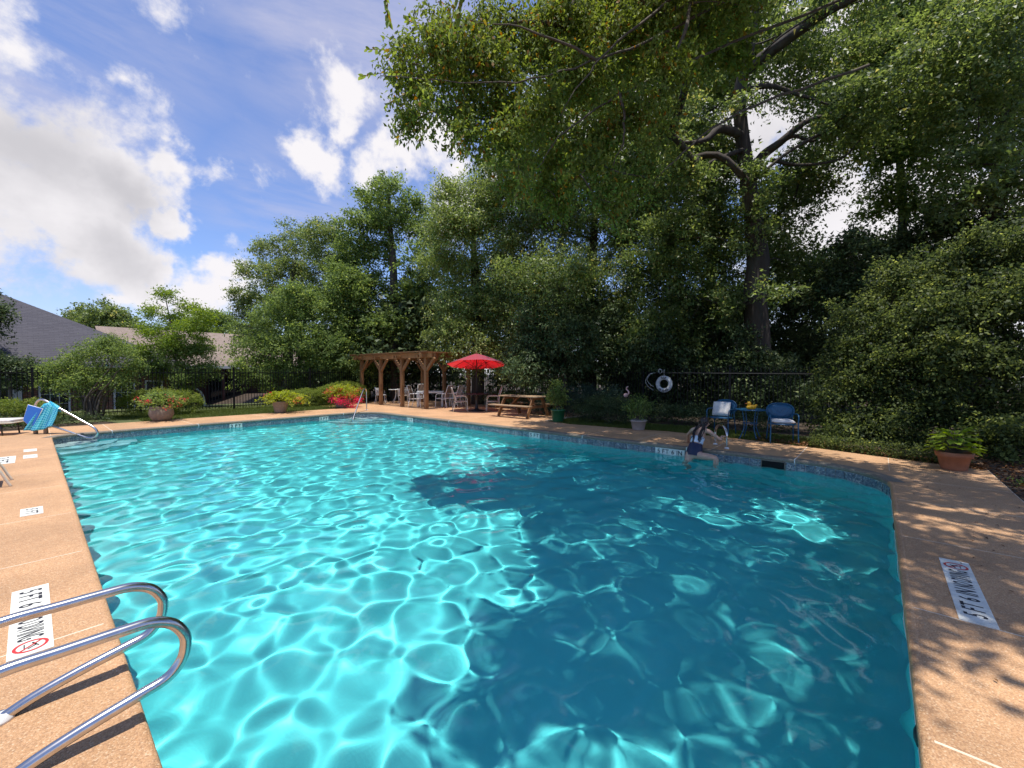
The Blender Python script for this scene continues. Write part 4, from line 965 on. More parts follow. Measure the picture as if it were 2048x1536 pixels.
# flamingo
t = thing('flamingo_ornament', 'faded pink plastic flamingo standing in the dark shrubs', 'garden ornament', (12.3, 5.93, 0), R2D(-118))
mb = MB(); mb.tube(curve([(-.11, 0, .84), (-.03, 0, .90), (.07, 0, .93), (.10, 0, .98), (.06, 0, 1.04), (-.005, 0, 1.07), (-.015, 0, 1.11), (.02, 0, 1.15), (.065, 0, 1.15)], 5), [.02, .04, .06, .07, .07, .065, .055, .045, .035, .03, .026, .024]+[.021]*21+[.024]*4+[.032, .033, .028, .02], 10); mb.build('body', M['pink'], t, True)
mb = MB(); mb.tube(curve([(.065, 0, 1.15), (.10, 0, 1.135), (.112, 0, 1.10)], 4), [.018, .017, .016, .014, .012, .01, .008, .006, .004], 8); mb.build('beak', M['black'], t, True)
for s in (-.025, .025): mb = MB(); mb.tube([(-.02, s, .86), (-.02, s, -.02)], .006, 6); mb.build('leg', M['darkmetal'], t, True)

# ------------------------------------------------------------------ potted plants
def pot(t, prof, m, n=28, soil=None):
    MB().lathe(prof, n).build('pot', M[m], t, True)
    if soil: MB().lathe([(0, soil[1]), (soil[0], soil[1]), (0, soil[1]+.01)], 20).build('soil', M['soil'], t)
def sprawl(t, o, n, spread, z0, zr, seed, m='L_lime', L=.06, fl=None, lean=0):
    """arching stems with leaves along them, flower heads at the tips"""
    rng = np.random.default_rng(seed); r = random.Random(seed); mb = MB(); P_ = []; D_ = []; F_ = []; FD = []
    for i in range(n):
        a = r.uniform(0, 2*math.pi); R_ = spread*r.uniform(.3, 1.0); h = zr*r.uniform(.35, 1.0)*(1-.35*R_/spread); e = Vector((R_*math.cos(a)+lean, R_*math.sin(a), z0+h-.25*R_*r.uniform(.2, 1.3)))
        pts = curve([(0.05*math.cos(a), .05*math.sin(a), z0), (R_*.45*math.cos(a)+lean*.5, R_*.45*math.sin(a), z0+h*1.05), e], 6); mb.tube(pts, .005, 4, False)
        for p in pts[2:]:
            for _ in range(5): P_.append(tuple(p+Vector((r.gauss(0, .05), r.gauss(0, .05), r.gauss(0, .04))))); D_.append((math.cos(a)+r.gauss(0, .8), math.sin(a)+r.gauss(0, .8), r.gauss(0, .5)))
        if fl and r.random() < fl[1]:
            for _ in range(fl[2]): F_.append(tuple(e+Vector((r.gauss(0, fl[3]), r.gauss(0, fl[3]), r.gauss(.02, fl[3]*.8))))); FD.append((r.gauss(0, 1), r.gauss(0, 1), r.gauss(.3, .7)))
    mb.build('stems', M['twig'], t)
    P_ = np.array(P_); D_ = np.array(D_); leaves_at('foliage', P_, D_, np.array((0, 0, 1.))+rng.normal(size=P_.shape)*.5, L*(.6+.7*rng.random(len(P_))), .6, M[m], rng, t)
    if F_: F_ = np.array(F_); FD = np.array(FD); leaves_at('flowers', F_, FD, rng.normal(size=F_.shape)+np.array((0, 0, .8)), .045*(.6+.8*rng.random(len(F_))), .8, M[fl[0]], rng, t)
fg = 'flowering pots along the lawn'
t = thing('flower_pot', 'round taupe bowl pot with sprawling leaves and a few red flowers, left end', 'flower pot', (2.85, 18.0, 0), 0, fg)
pot(t, [(.0, 0), (.21, 0), (.29, .10), (.335, .22), (.32, .36), (.29, .44), (.31, .47), (.30, .49), (.27, .47)], 'stone_pot', soil=(.27, .45))
sprawl(t, None, 50, .80, .46, .55, 21, 'L_mid', .075, ('L_coral', .30, 14, .05), -.05)
t = thing('flower_pot', 'tapered basket textured pot with lime leaves spreading low, middle of the lawn', 'flower pot', (6.54, 17.98, 0), 0, fg)
pot(t, [(.0, 0), (.19, 0), (.215, .08), (.285, .40), (.30, .44), (.29, .47), (.26, .45)], 'stone_pot', soil=(.26, .43))
sprawl(t, None, 64, 1.0, .44, .45, 22, 'L_lime', .075, ('L_coral', .2, 16, .05), .1)
t = thing('flower_pot', 'square stone pot overflowing with bright pink and coral flowers by the corner rail', 'flower pot', (9.42, 18.55, 0), R2D(20), fg)
MB().add([(-.2, -.2, 0), (.2, -.2, 0), (.2, .2, 0), (-.2, .2, 0), (-.27, -.27, .40), (.27, -.27, .40), (.27, .27, .40), (-.27, .27, .40)], [(3, 2, 1, 0), (4, 5, 6, 7), (0, 1, 5, 4), (1, 2, 6, 5), (2, 3, 7, 6), (3, 0, 4, 7)]).build('pot', M['stone_pot'], t, bevel=.02)
sprawl(t, None, 60, .85, .40, .72, 23, 'L_lime', .07, ('L_coral', .75, 16, .06))
rng = np.random.default_rng(31); n = 900; a = rng.uniform(0, 6.28, n); r_ = rng.uniform(.25, .8, n); cl = rng.choice([0, 1, 2, 3], n); ca = np.array([3.4, 3.9, 5.4, 4.6])[cl]
pos = np.stack([np.cos(ca)*.62+rng.normal(0, .13, n), np.sin(ca)*.62+rng.normal(0, .13, n), np.array([.40, .34, .36, .12])[cl]+rng.normal(0, .09, n)], -1)
leaves_at('flowers', pos, rng.normal(size=(n, 3)), rng.normal(size=(n, 3))+np.array((0, 0, .6)), .05*(.6+.7*rng.random(n)), .8, M['L_pink'], rng, t)
t = thing('potted_shrub', 'tall leafy shrub in a glossy green tub beside the picnic table', 'potted plant', (11.30, 7.85, 0), 0, 'potted plants along the far deck')
pot(t, [(0, 0), (.165, 0), (.18, .04), (.225, .36), (.245, .365), (.245, .41), (.225, .41), (.215, .36)], 'green_pot', soil=(.21, .37))
rng_ = random.Random(3); mb = MB()
for i in range(9): a = i*.75; mb.tube(curve([(.04*math.cos(a), .04*math.sin(a), .36), (.12*math.cos(a), .12*math.sin(a), .75), (.24*math.cos(a), .24*math.sin(a), 1.0+.04*i)], 4), .008, 5)
mb.build('stems', M['twig'], t)
foliage('foliage', M['L_mid'], [(0, 0, .65, .26, .26, .25), (.05, -.08, .92, .26, .26, .24), (-.05, .05, 1.12, .2, .2, .22), (0, .1, .8, .3, .28, .2)], 1500, .085, .55, 41, 10, .10, parent=t)
t = thing('potted_shrub', 'loose green shrub in a wide greige plastic pot on the shaded deck', 'potted plant', (11.22, 5.05, 0), 0, 'potted plants along the far deck')
pot(t, [(0, 0), (.155, 0), (.165, .02), (.205, .23), (.235, .235), (.24, .275), (.225, .285), (.21, .25)], 'grey_pot', soil=(.21, .25))
mb = MB()
for i in range(8): a = i*.8+.3; mb.tube(curve([(.03*math.cos(a), .03*math.sin(a), .24), (.12*math.cos(a), .12*math.sin(a), .45), (.28*math.cos(a), .28*math.sin(a), .60+.06*(i % 3))], 4), .006, 5)
mb.build('stems', M['twig'], t)
foliage('foliage', M['L_mid'], [(0, 0, .50, .30, .30, .17), (.1, -.1, .70, .25, .25, .14), (-.12, .14, .55, .24, .24, .2), (0, 0, .86, .2, .22, .1)], 900, .085, .42, 42, 9, .10, parent=t)
# terracotta pot: big ruffled leaves, each its own piece
t = thing('potted_plant', 'terracotta pot with big yellow green ruffled leaves at the right deck corner', 'potted plant', (10.02, -.98, 0), 0, 'potted plants along the far deck')
pot(t, [(0, 0), (.15, 0), (.16, .02), (.20, .21), (.222, .215), (.235, .29), (.225, .30), (.20, .29), (.19, .25)], 'terracotta', soil=(.19, .26))
def big_leaf(L, Wd, seed):
    r = random.Random(seed); n = 7; vs = []; fs = []
    for i in range(n+1):
        k = i/n; w = Wd*(math.sin(math.pi*min(1, k*.93+.05))**.8)*(1-.25*k); y = L*k; z = -.55*L*k*k*.6
        for j in range(5):
            u = j/2-1; vs.append((u*w/2, y-abs(u)*.10*L*(1-k), z+abs(u)*.05*L+.035*L*math.sin(k*17+u*5+seed)*abs(u)))
        if i:
            for j in range(4): fs.append(((i-1)*5+j, (i-1)*5+j+1, i*5+j+1, i*5+j))
    me = MB().add(vs, fs).mesh('leaf', M['L_lime2'], True); a = me.attributes.new('tint', 'FLOAT', 'FACE'); a.data.foreach_set('value', [r.uniform(.2, .7) for _ in fs]); return me
M['L_lime2'] = leaf_mat('ruffled lime leaves', (.10, .17, .018), (.26, .33, .035), (.34, .35, .05), trans=.4)
lm = [big_leaf(.165, .13, i) for i in range(4)]; r_ = random.Random(12); mb = MB()
for i in range(64):
    a = r_.uniform(0, 6.28); h = r_.uniform(0, 1); R_ = .05+.21*(1-h)**.7*r_.uniform(.6, 1.2); z = .30+.34*h+r_.uniform(-.04, .05)
    mb.tube([(0, 0, .25), (R_*.6*math.cos(a), R_*.6*math.sin(a), z-.03), (R_*math.cos(a), R_*math.sin(a), z)], .005, 4)
    put('leaf', lm[i % 4], t, 0, (R_*math.cos(a), R_*math.sin(a), z), (r_.uniform(-.35, .45)+.5*h, r_.uniform(-.3, .3), a-math.pi/2+r_.uniform(-.4, .4)))
mb.build('stems', M['twig'], t)

# ------------------------------------------------------------------ the woman at the edge
def skin_body(name, verts, edges, radii, root, m, parent=None, sub=2):
    me = bpy.data.meshes.new(name); me.from_pydata([tuple(v) for v in verts], edges, []); me.materials.append(m)
    o = put(name, me, parent); o.modifiers.new('skin', 'SKIN'); o.modifiers['skin'].use_smooth_shade = True
    for i, r in enumerate(radii):
        sv = me.skin_vertices[0].data[i]; rr = r if isinstance(r, tuple) else (r, r); sv.radius = rr; sv.use_root = (i == root)
    s = o.modifiers.new('sub', 'SUBSURF'); s.levels = sub; s.render_levels = sub
    dg = bpy.context.evaluated_depsgraph_get(); nm = bpy.data.meshes.new_from_object(o.evaluated_get(dg)); o.modifiers.clear(); o.data = nm; nm.name = name
    nm.polygons.foreach_set('use_smooth', [True]*len(nm.polygons))
    if not nm.materials: nm.materials.append(m)
    return o
V = Vector
hip = V((9.02, 2.84, -.06)); waist = V((9.10, 2.83, .10)); chest = V((9.21, 2.82, .27)); neckb = V((9.315, 2.80, .41)); neck = V((9.36, 2.785, .455)); head = V((9.40, 2.765, .53)); crown_ = V((9.425, 2.75, .60))
shL = V((9.32, 2.965, .385)); shR = V((9.29, 2.635, .375)); elL = V((9.60, 3.16, .22)); wrL = V((9.83, 3.23, .045)); elR = V((9.43, 2.44, .19)); wrR = V((9.655, 2.60, .26))
railp = V((9.62, 2.37, 0))+d*0
t = thing('person', 'woman in pale blue top and navy bottoms sitting on the pool edge', 'person', (9.02, 2.84, -.06))
B0 = V((9.02, 2.84, -.06))
vb = []; eb = []; rb = []
def jv(p, r, frm=None):
    vb.append(V(p)-B0); rb.append(r); i = len(vb)-1
    if frm is not None: eb.append((frm, i))
    return i
ip = jv(hip, (.135, .12)); iw = jv(waist, (.105, .09), ip); ic = jv(chest, (.125, .10), iw); inb = jv(neckb, (.085, .075), ic); ink_ = jv(neck, .052, inb); ih = jv(head, (.075, .085), ink_); jv(crown_, (.06, .065), ih)
def arm(sh, el, wr, fdir, curl):
    a = jv(sh, .050, inb); b = jv((sh+el)/2, .042, a); c = jv(el, .036, b); m_ = jv(el.lerp(wr, .4), .034, c); w = jv(wr, .024, m_)
    f = V(fdir).normalized(); pc = jv(wr+f*.05, (.034, .018), w); sidev = f.cross(V((0, 0, 1))).normalized()
    for k, (sx, ln) in enumerate(((-.028, .060), (-.010, .070), (.010, .066), (.027, .052))):
        q = jv(wr+f*.085+sidev*sx, .0095, pc); q2 = jv(wr+f*(.085+ln*.5)+sidev*sx+V((0, 0, -curl*.4)), .0085, q); jv(wr+f*(.085+ln*.8)+sidev*sx+V((0, 0, -curl)), .0075, q2)
    q = jv(wr+f*.035+sidev*.036, .0105, w); jv(wr+f*.065+sidev*.052+V((0, 0, -curl*.3)), .009, q)
arm(shL, elL, wrL, (.75, .2, -.25), .01)
tgt = railp+V((0, 0, .26)); fr = (tgt-wrR); arm(shR, elR, V((9.565, 2.475, .255)), (railp+V((0, 0, .27)))-V((9.565, 2.475, .255)), .03)
def leg(h, kn, an, toe, r0=.088):
    a = jv(h, r0, ip); b = jv(h.lerp(kn, .5), r0*.86, a); c = jv(kn, .058, b); q = jv(kn.lerp(an, .35), .056, c); e = jv(an, .035, q); f = jv(an.lerp(V(toe), .5), (.036, .025), e); jv(toe, (.034, .018), f)
leg(V((8.98, 2.74, -.10)), V((8.86, 2.37, -.085)), V((8.93, 2.41, -.50)), (8.80, 2.38, -.54))
leg(V((8.98, 2.93, -.12)), V((8.84, 2.95, -.52)), V((8.88, 2.94, -.94)), (8.74, 2.95, -1.0))
body = skin_body('body', vb, eb, rb, 0, M['skin'], t)
def loft(pts, rad, name, m, n=20, offs=.0):
    vs = []; fs = []; k = len(pts)
    for i, p in enumerate(pts):
        tg = (pts[min(i+1, k-1)]-pts[max(i-1, 0)]).normalized(); y = V((0.05, 1, 0)); y = (y-tg*y.dot(tg)).normalized(); x = tg.cross(y)
        for j in range(n): a = 2*math.pi*j/n; vs.append(p-B0+y*math.cos(a)*(rad[i][0]+offs)+x*math.sin(a)*(rad[i][1]+offs))
    for i in range(k-1):
        for j in range(n): fs.append((i*n+j, i*n+(j+1) % n, (i+1)*n+(j+1) % n, (i+1)*n+j))
    return MB().add(vs, fs).build(name, M[m], t, True)
sp = [waist.lerp(hip, .25), waist, waist.lerp(chest, .5), chest, chest.lerp(neckb, .3)]
loft([waist.lerp(chest, .10), waist.lerp(chest, .35), waist.lerp(chest, .6), waist.lerp(chest, .8)], [(.124, .106), (.126, .107), (.132, .111), (.136, .114)], 'swim_top', 'top_cloth')
loft([hip+V((-.03, 0, -.07)), hip.lerp(waist, .05), hip.lerp(waist, .5), waist+V((.004, 0, .01))], [(.135, .125), (.158, .142), (.146, .128), (.126, .108)], 'swim_bottoms', 'navy')
mb = MB()
for s in (-1, 1): mb.tube(curve([chest+V((-.10, s*.03, .02))-B0, chest+V((-.065, s*.075, .10))-B0, neckb+V((-.02, s*.085, .045))-B0, neckb+V((.06, s*.08, .02))-B0], 5), .008, 5)
mb.tube([chest+V((-.085, y, .0-.2*abs(y)))-B0 for y in (-.13, -.06, 0, .06, .13)], .008, 5); mb.build('straps', M['navy'], t, True)
# hair: cap and long wet locks down the back
mb = MB(); mb.ell(head+V((.005, 0, .035))-B0, (.098, .088, .108), 18, 12)
r_ = random.Random(5)
for i in range(26):
    a = R2D(r_.uniform(95, 265)); s0 = head+V((.07*math.cos(a), .082*math.sin(a), r_.uniform(-.02, .07))); y = r_.choice([r_.gauss(.055, .012), r_.gauss(-.075, .014)])
    mb.tube(curve([s0-B0, neckb+V((-.085, y*.9, .03))-B0, chest+V((-.118, y+r_.gauss(0, .012), r_.uniform(.02, .10)))-B0, chest.lerp(waist, r_.uniform(.1, .7))+V((-.118, y+r_.gauss(0, .02), 0))-B0], 4), [.012]*6+[.008]*4+[.005]*3, 5)
mb.build('hair', M['hair'], t, True)
mb = MB(); hd = V((.55, -.75, -.15)).normalized(); fc = head-B0+hd*.08
mb.ell(head-B0+hd*.02, (.072, .070, .092), 14, 10); mb.tube([fc+V((0, 0, .015)), fc+hd*.028+V((0, 0, -.012)), fc+V((0, 0, -.022))], [.010, .013, .008], 6)
sv_ = hd.cross(V((0, 0, 1))).normalized()
mb.build('face', M['skin'], t, True)
mb = MB()
for s in (-1, 1): mb.ell(fc+sv_*s*.03+V((0, 0, .012))-hd*.008, (.010, .010, .007), 8, 6)
mb.build('eyes', M['black'], t, True)
mb = MB(); mb.ell(fc+V((0, 0, -.042))-hd*.006, (.018, .014, .006), 8, 6); mb.build('mouth', M['pink'], t, True)
mb = MB()
for s in (-1, 1): mb.ell(head-B0+sv_*s*.078+V((0, 0, -.005)), (.012, .022, .03), 8, 6)
mb.build('ears', M['skin'], t, True)

# ------------------------------------------------------------------ houses
def uvquad(me, uvs):
    ul = me.uv_layers.new(name='UVMap')
    for lp in me.loops: ul.data[lp.index].uv = uvs[lp.vertex_index]
def roof_plane(name, parent, a, b, c, dd, m, courses=40):
    """stepped shingle courses between the eave a-b and the ridge d-c"""
    a, b, c, dd = (Vector(q) for q in (a, b, c, dd)); n = (b-a).cross(dd-a).normalized(); vs = []; fs = []; uvs = []; Ls = (dd-a).length
    for i in range(courses):
        k0, k1 = i/courses, (i+1)/courses
        l0, r0, l1, r1 = a.lerp(dd, k0)+n*.008, b.lerp(c, k0)+n*.008, a.lerp(dd, k1)+n*.004, b.lerp(c, k1)+n*.004
        o = len(vs); vs += [l0, r0, r1, l1, l0-n*.02, r0-n*.02]
        e = (b-a).normalized(); u = [(q-a).dot(e) for q in (l0, r0, r1, l1)]
        uvs += [(u[0], Ls*k0), (u[1], Ls*k0), (u[2], Ls*k1), (u[3], Ls*k1), (u[0], Ls*k0), (u[1], Ls*k0)]
        fs += [(o, o+1, o+2, o+3), (o+4, o+5, o+1, o)]
    me = MB().add(vs, fs).mesh(name, M[m]); uvquad(me, [tuple(q) for q in uvs]); return put(name, me, parent)
def wall_uv(name, parent, x0, x1, y, z0, z1, m):
    me = MB().add([(x0, y, z0), (x1, y, z0), (x1, y, z1), (x0, y, z1)], [(0, 1, 2, 3)]).mesh(name, M[m]); uvquad(me, [(x0, z0), (x1, z0), (x1, z1), (x0, z1)]); return put(name, me, parent)
HZ = -1.03
t = thing('brick_house', 'brick house with a broad charcoal shingle hip roof beyond the left fence', 'house', (4.6, 27.0, HZ))
ez = 2.02-HZ
for nm, (xa, xb) in (('wall', (-16, 0)),):
    wall_uv('wall', t, xa, xb, 0, 0, ez, 'brick')
me = MB().add([(0, 0, 0), (0, 12, 0), (0, 12, ez), (0, 0, ez)], [(0, 1, 2, 3)]).mesh('wall', M['brick']); uvquad(me, [(0, 0), (12, 0), (12, ez), (0, ez)]); put('wall', me, t)
slope = .56
rid = 9.5
roof_plane('roof', t, (-20, -.7, ez-.02), (.7, -.7, ez-.02), (.7-rid, -.7+rid, ez+slope*rid), (-20, -.7+rid, ez+slope*rid), 'shingle', 62)
roof_plane('roof', t, (.7, -.7, ez-.02), (.7, 18.3, ez-.02), (.7-rid, -.7+rid+.01, ez+slope*rid), (.7-rid, -.7+rid, ez+slope*rid), 'shingle', 62)
mb = MB(); mb.box((-9.65, -.72, ez-.10), (20.7, .03, .17)); mb.build('fascia', M['chim'], t)
mb = MB(); mb.box((-9.65, -.35, ez-.20), (20.6, .70, .02)); mb.build('soffit', M['sofit'], t)
def window(t, x, z, w, h, mull=2):
    mb = MB(); mb.box((x, -.02, z), (w, .05, h)); g_ = mb.build('window', M['glass'], t)
    mb = MB()
    for sx in (-1, 1): mb.box((x+sx*(w/2+.035), -.045, z), (.07, .06, h+.14))
    for sz in (-1, 1): mb.box((x, -.045, z+sz*(h/2+.035)), (w, .06, .07))
    mb.build('frame', M['white'], g_)
    mb = MB()
    for i in range(1, mull+1): mb.box((x-w/2+w*i/(mull+1), -.047, z), (.018, .02, h))
    for k in (.33, .66): mb.box((x, -.049, z-h/2+h*k), (w, .018, .018))
    mb.build('muntins', M['white'], g_)
window(t, .68-4.6, 1.50, .80, 1.25); window(t, 2.92-4.6, 1.50, .62, 1.25); window(t, 4.0-4.6, 1.35, .55, 1.7, 1)
mb = MB(); mb.box((-.55-4.6, -.08, 1.1), (.62, .12, 2.1)); mb.build('door_surround', M['sofit'], t); mb = MB(); mb.box((-.72-4.6, -.15, 1.1), (.2, .03, 1.9)); mb.build('door', M['glass'], t)
t = thing('tan_house', 'low house with a tan brown roof and a square chimney beyond the fence', 'house', (4.2, 37.0, -1.0))
wall_uv('wall', t, 0, 22, 2.4, 0, 3.1, 'brownwall')
roof_plane('roof', t, (-1, 0, 3.1), (24, 0, 3.1), (24, 6.5, 6.05), (-1, 6.5, 6.05), 'tanroof', 46)
roof_plane('roof', t, (24, 13, 3.1), (-1, 13, 3.1), (-1, 6.5, 6.05), (24, 6.5, 6.05), 'tanroof', 20)
mb = MB(); mb.box((11.5, -.03, 3.02), (25, .04, .22)); mb.build('fascia', M['sofit'], t)
for x in (2.0, 5.4, 8.6, 12.4): mb = MB(); mb.box((x, .3, 1.5), (.16, .16, 3.0)); mb.build('porch_post', M['brownwall'], t)
mb = MB(); mb.box((6, 2.3, 1.2), (2.2, .1, 1.9)); mb.build('window', M['glass'], t)
mb = MB(); mb.box((9.4, 5.2, 6.25), (1.15, .9, 1.15)); ch = mb.build('chimney', M['chim'], t)
mb = MB()
for x in (8.83, 9.97): mb.box((x, 4.74, 6.25), (.10, .06, 1.15))
mb.box((9.4, 5.2, 6.86), (1.4, 1.15, .08)); mb.build('chimney_trim', M['sofit'], ch)
t = thing('garden_arch', 'small pale arched garden seat standing beyond the fence', 'garden arch', (5.0, 25.0, -.62))
mb = MB(); mb.tube(curve([(-.62, 0, 0), (-.60, 0, .9), (-.40, 0, 1.35), (0, 0, 1.45), (.40, 0, 1.35), (.60, 0, .9), (.62, 0, 0)], 5), .045, 8); mb.build('frame', M['sofit'], t, True)
mb = MB(); mb.box((0, .25, .62), (1.15, .05, 1.1)); mb.build('back_boards', M['brownwall'], t)

# ------------------------------------------------------------------ trees
TG = 'trees beyond the fence'
def G(px, D): p = P(px, 760, D); return Vector((p.x, p.y, -.1))
def tp(*q): return [P(a, b, c) for a, b, c in q]
# tall straight tree behind the pergola
b = G(790, 24.5)
tree('tall_tree', 'tall straight tree rising behind the pergola, its top highest against the sky', 'tree', [b]+tp((789, 640, 24.5), (786, 520, 24.5), (779, 440, 24.5), (778, 385, 24.5)), [.30, .26, .20, .12, .05],
     lobe_px([(783, 385, 1.05), (748, 418, 1.1), (822, 425, 1.1), (722, 452, 1.0), (786, 455, 1.2), (850, 470, 1.1), (705, 500, 1.1), (745, 515, 1.3), (842, 530, 1.2), (705, 570, 1.2), (755, 590, 1.2), (838, 600, 1.25), (700, 635, 1.1), (760, 655, 1.0), (830, 665, 1.1), (680, 540, .9)], 24.5, 1.0, 1), 30000, .125, M['L_mid'], 1, TG, .02, cl=30, cr=.30, asp=.62)
b = G(575, 28)
tree('broad_tree', 'broad rounded tree at the left end of the wood, pale twiggy fringe against the clouds', 'tree', [b]+tp((578, 660, 28), (582, 580, 28), (590, 520, 28)), [.32, .26, .18, .08],
     lobe_px([(545, 508, 1.2), (595, 490, 1.35), (645, 478, 1.3), (515, 560, 1.2), (575, 555, 1.5), (640, 545, 1.5), (505, 610, 1.1), (560, 620, 1.4), (488, 640, .75), (615, 610, 1.5), (515, 675, 1.2), (675, 520, 1.4), (690, 600, 1.4), (480, 600, .6)], 28, 1.2, 2), 32000, .12, M['L_oak'], 2, TG, .022, cl=30, cr=.32, asp=.55)
b = G(600, 24)
tree('laurel_bush', 'dense rounded laurel shrub filling the corner left of the pergola', 'shrub', [b]+tp((600, 720, 24), (600, 650, 24)), [.16, .12, .06],
     lobe_px([(600, 605, 1.2), (556, 650, 1.4), (645, 640, 1.4), (695, 625, 1.3), (520, 700, 1.2), (590, 705, 1.5), (660, 700, 1.5), (715, 685, 1.3), (500, 745, 1.0), (555, 755, 1.1), (635, 760, 1.3), (705, 750, 1.3), (735, 720, 1.1), (690, 560, .9)], 23.6, .8, 3), 46000, .115, M['L_mid'], 3, TG, .010, cl=30, cr=.30, asp=.5, shell=.55)
b = G(955, 21.5)
tree('pale_tree', 'big pale leaved tree right of the tall one, spilling towards the red umbrella', 'tree', [b]+tp((958, 640, 21.5), (950, 540, 21.5), (945, 440, 21.5)), [.34, .28, .2, .08],
     lobe_px([(890, 398, .8), (950, 400, 1.2), (1005, 360, 1.5), (905, 465, 1.4), (975, 462, 1.7), (1050, 440, 1.9), (884, 535, 1.2), (955, 555, 1.7), (1035, 545, 1.9), (905, 615, 1.2), (975, 640, 1.6), (1045, 640, 1.7), (890, 680, 1.0), (955, 700, 1.3), (1040, 715, 1.5)], 20.5, 1.2, 4), 70000, .115, M['L_pale'], 4, TG, .022, cl=32, cr=.30, asp=.42, droop=.35)
b = G(1180, 19)
tree('wood_tree', 'dark leafy tree in the middle of the wood, thin bare twigs showing', 'tree', [b]+tp((1175, 640, 19), (1185, 520, 19), (1190, 400, 19)), [.36, .3, .22, .1],
     lobe_px([(1090, 350, 1.7), (1180, 350, 1.9), (1270, 370, 1.8), (1105, 460, 1.8), (1195, 470, 2.0), (1290, 470, 1.7), (1115, 570, 1.8), (1215, 580, 1.9), (1310, 590, 1.5), (1100, 665, 1.7), (1195, 675, 1.8), (1290, 675, 1.7), (1050, 280, 1.5), (1150, 260, 1.7)], 18, 1.2, 5), 88000, .11, M['L_oak'], 5, TG, .022, cl=32, cr=.28, asp=.46, droop=.35)
b = G(1130, 17)
tree('understory_shrub', 'dark glossy shrub hanging over the fence right of the umbrella', 'shrub', [b]+tp((1130, 720, 17), (1130, 640, 17)), [.12, .1, .05],
     lobe_px([(1080, 700, 1.2), (1150, 690, 1.2), (1225, 700, 1.2), (1060, 745, 1.0), (1130, 745, 1.1), (1290, 700, 1.2), (1200, 640, 1.2), (1100, 640, 1.2)], 17, .6, 15), 30000, .125, M['L_dark'], 15, TG, .010, cl=26, cr=.26, asp=.4, droop=.5)
b = G(1440, 18)
tree('understory_shrub', 'near black shrub mass behind the life ring, under the great oak', 'shrub', [b]+tp((1440, 700, 18), (1440, 620, 18)), [.14, .1, .05],
     lobe_px([(1370, 640, 1.4), (1440, 660, 1.4), (1380, 740, 1.3), (1460, 740, 1.3), (1560, 700, 1.4), (1620, 640, 1.5), (1600, 740, 1.3), (1330, 740, 1.2), (1670, 560, 1.3), (1650, 720, 1.2), (1520, 760, 1.1), (1420, 800, 1.1), (1560, 810, 1.1), (1330, 810, 1.0), (1490, 720, .6, 14.9), (1545, 740, .6, 14.5), (1510, 790, .6, 14.7), (1450, 800, .6, 15.3), (1580, 800, .6, 14.3), (1390, 800, .6, 16.0), (1330, 790, .6, 16.7), (1270, 790, .6, 17.2), (1480, 670, .35, 14.9), (1640, 790, .6, 13.9), (1240, 760, .7, 17.6), (1440, 740, .6, 15.6), (1360, 730, .6, 16.4), (1300, 740, .6, 17)], 17.8, .4, 16), 56000, .12, M['L_dark'], 16, TG, .010, cl=26, cr=.28, asp=.45)
# the great oak
r_ = random.Random(66); OAKTOP = []
for i in range(3000):
    q = (r_.uniform(9.2, 12.8), r_.uniform(.5, 7.3), r_.uniform(10.2, 12.2))
    if len(OAKTOP) < 44 and all((q[0]-o_[0])**2+(q[1]-o_[1])**2 > .55 for o_ in OAKTOP): OAKTOP.append((*q, .7, .7, .42))
b = G(1518, 15.5)
OAK = tree('great_oak', 'great oak with the thick dark trunk and crooked limbs behind the blue chairs', 'tree', [b]+tp((1515, 680, 15.5), (1510, 590, 15.5), (1516, 520, 15.5), (1505, 430, 15.4), (1492, 330, 15.2), (1482, 250, 15), (1480, 180, 15), (1500, 90, 14.5), (1520, -60, 14)), [.50, .42, .38, .38, .29, .25, .22, .2, .16, .1],
     lobe_px([(1400, 215, 1.7), (1335, 290, 1.5), (1410, 395, 1.4), (1560, 110, 1.5), (1640, 170, 1.6), (1590, 395, 1.3), (1620, 330, 1.0), (1700, 250, 1.5), (1350, 480, 1.5), (1440, 560, 1.1), (1390, 600, 1.2), (1580, 540, 1.1), (1330, 110, 1.8), (1480, 40, 2.0), (1600, -80, 1.6), (1420, -140, 2.0), (1780, 30, 1.3), (1700, -140, 1.8), (1560, 460, 1.0), (1430, 300, 1.0), (1500, 425, .55, 14.4), (1530, 470, .4, 14.6), (1475, 500, .5, 14.6), (1520, 350, .5, 14.2), (1545, 590, .5, 14.6), (1470, 620, .6, 14.8), (1490, 210, .5, 14), (1450, 470, .9), (1735, 195, .9, 13.6), (1665, 255, .55, 14), (1725, 275, .7, 13.8), (1315, 268, .8, 14), (1665, 210, .7, 14.3), (1375, 352, .6, 14), (1700, 235, .5, 13.5), (1750, -10, .8, 12.4), (1640, 20, .6, 13), (1580, 60, .5, 13.6), (1345, 330, .6, 14.2)], 16.6, .9, 6)+OAKTOP, 98000, .125, M['L_oak'], 6, TG, .022, cl=52, cr=.34, asp=.5, lump=.6)
mb = MB(); Lb = b
def limb(*q, r0=.2, r1=.05):
    pts = curve(tp(*q), 6); k = len(pts); mb.tube([p-Lb for p in pts], [r0+(r1-r0)*i/(k-1) for i in range(k)], 9, False)
limb((1500, 370, 15.3), (1520, 318, 15), (1560, 285, 14.6), (1610, 245, 14.2), (1660, 228, 14), (1720, 200, 13.6), r0=.2, r1=.02)
limb((1560, 285, 14.6), (1590, 272, 14.4), (1625, 282, 14.2), (1660, 262, 14), r0=.08, r1=.03)
limb((1540, 320, 14.8), (1600, 330, 14.4), (1680, 318, 14), (1720, 280, 13.8), r0=.07, r1=.02)
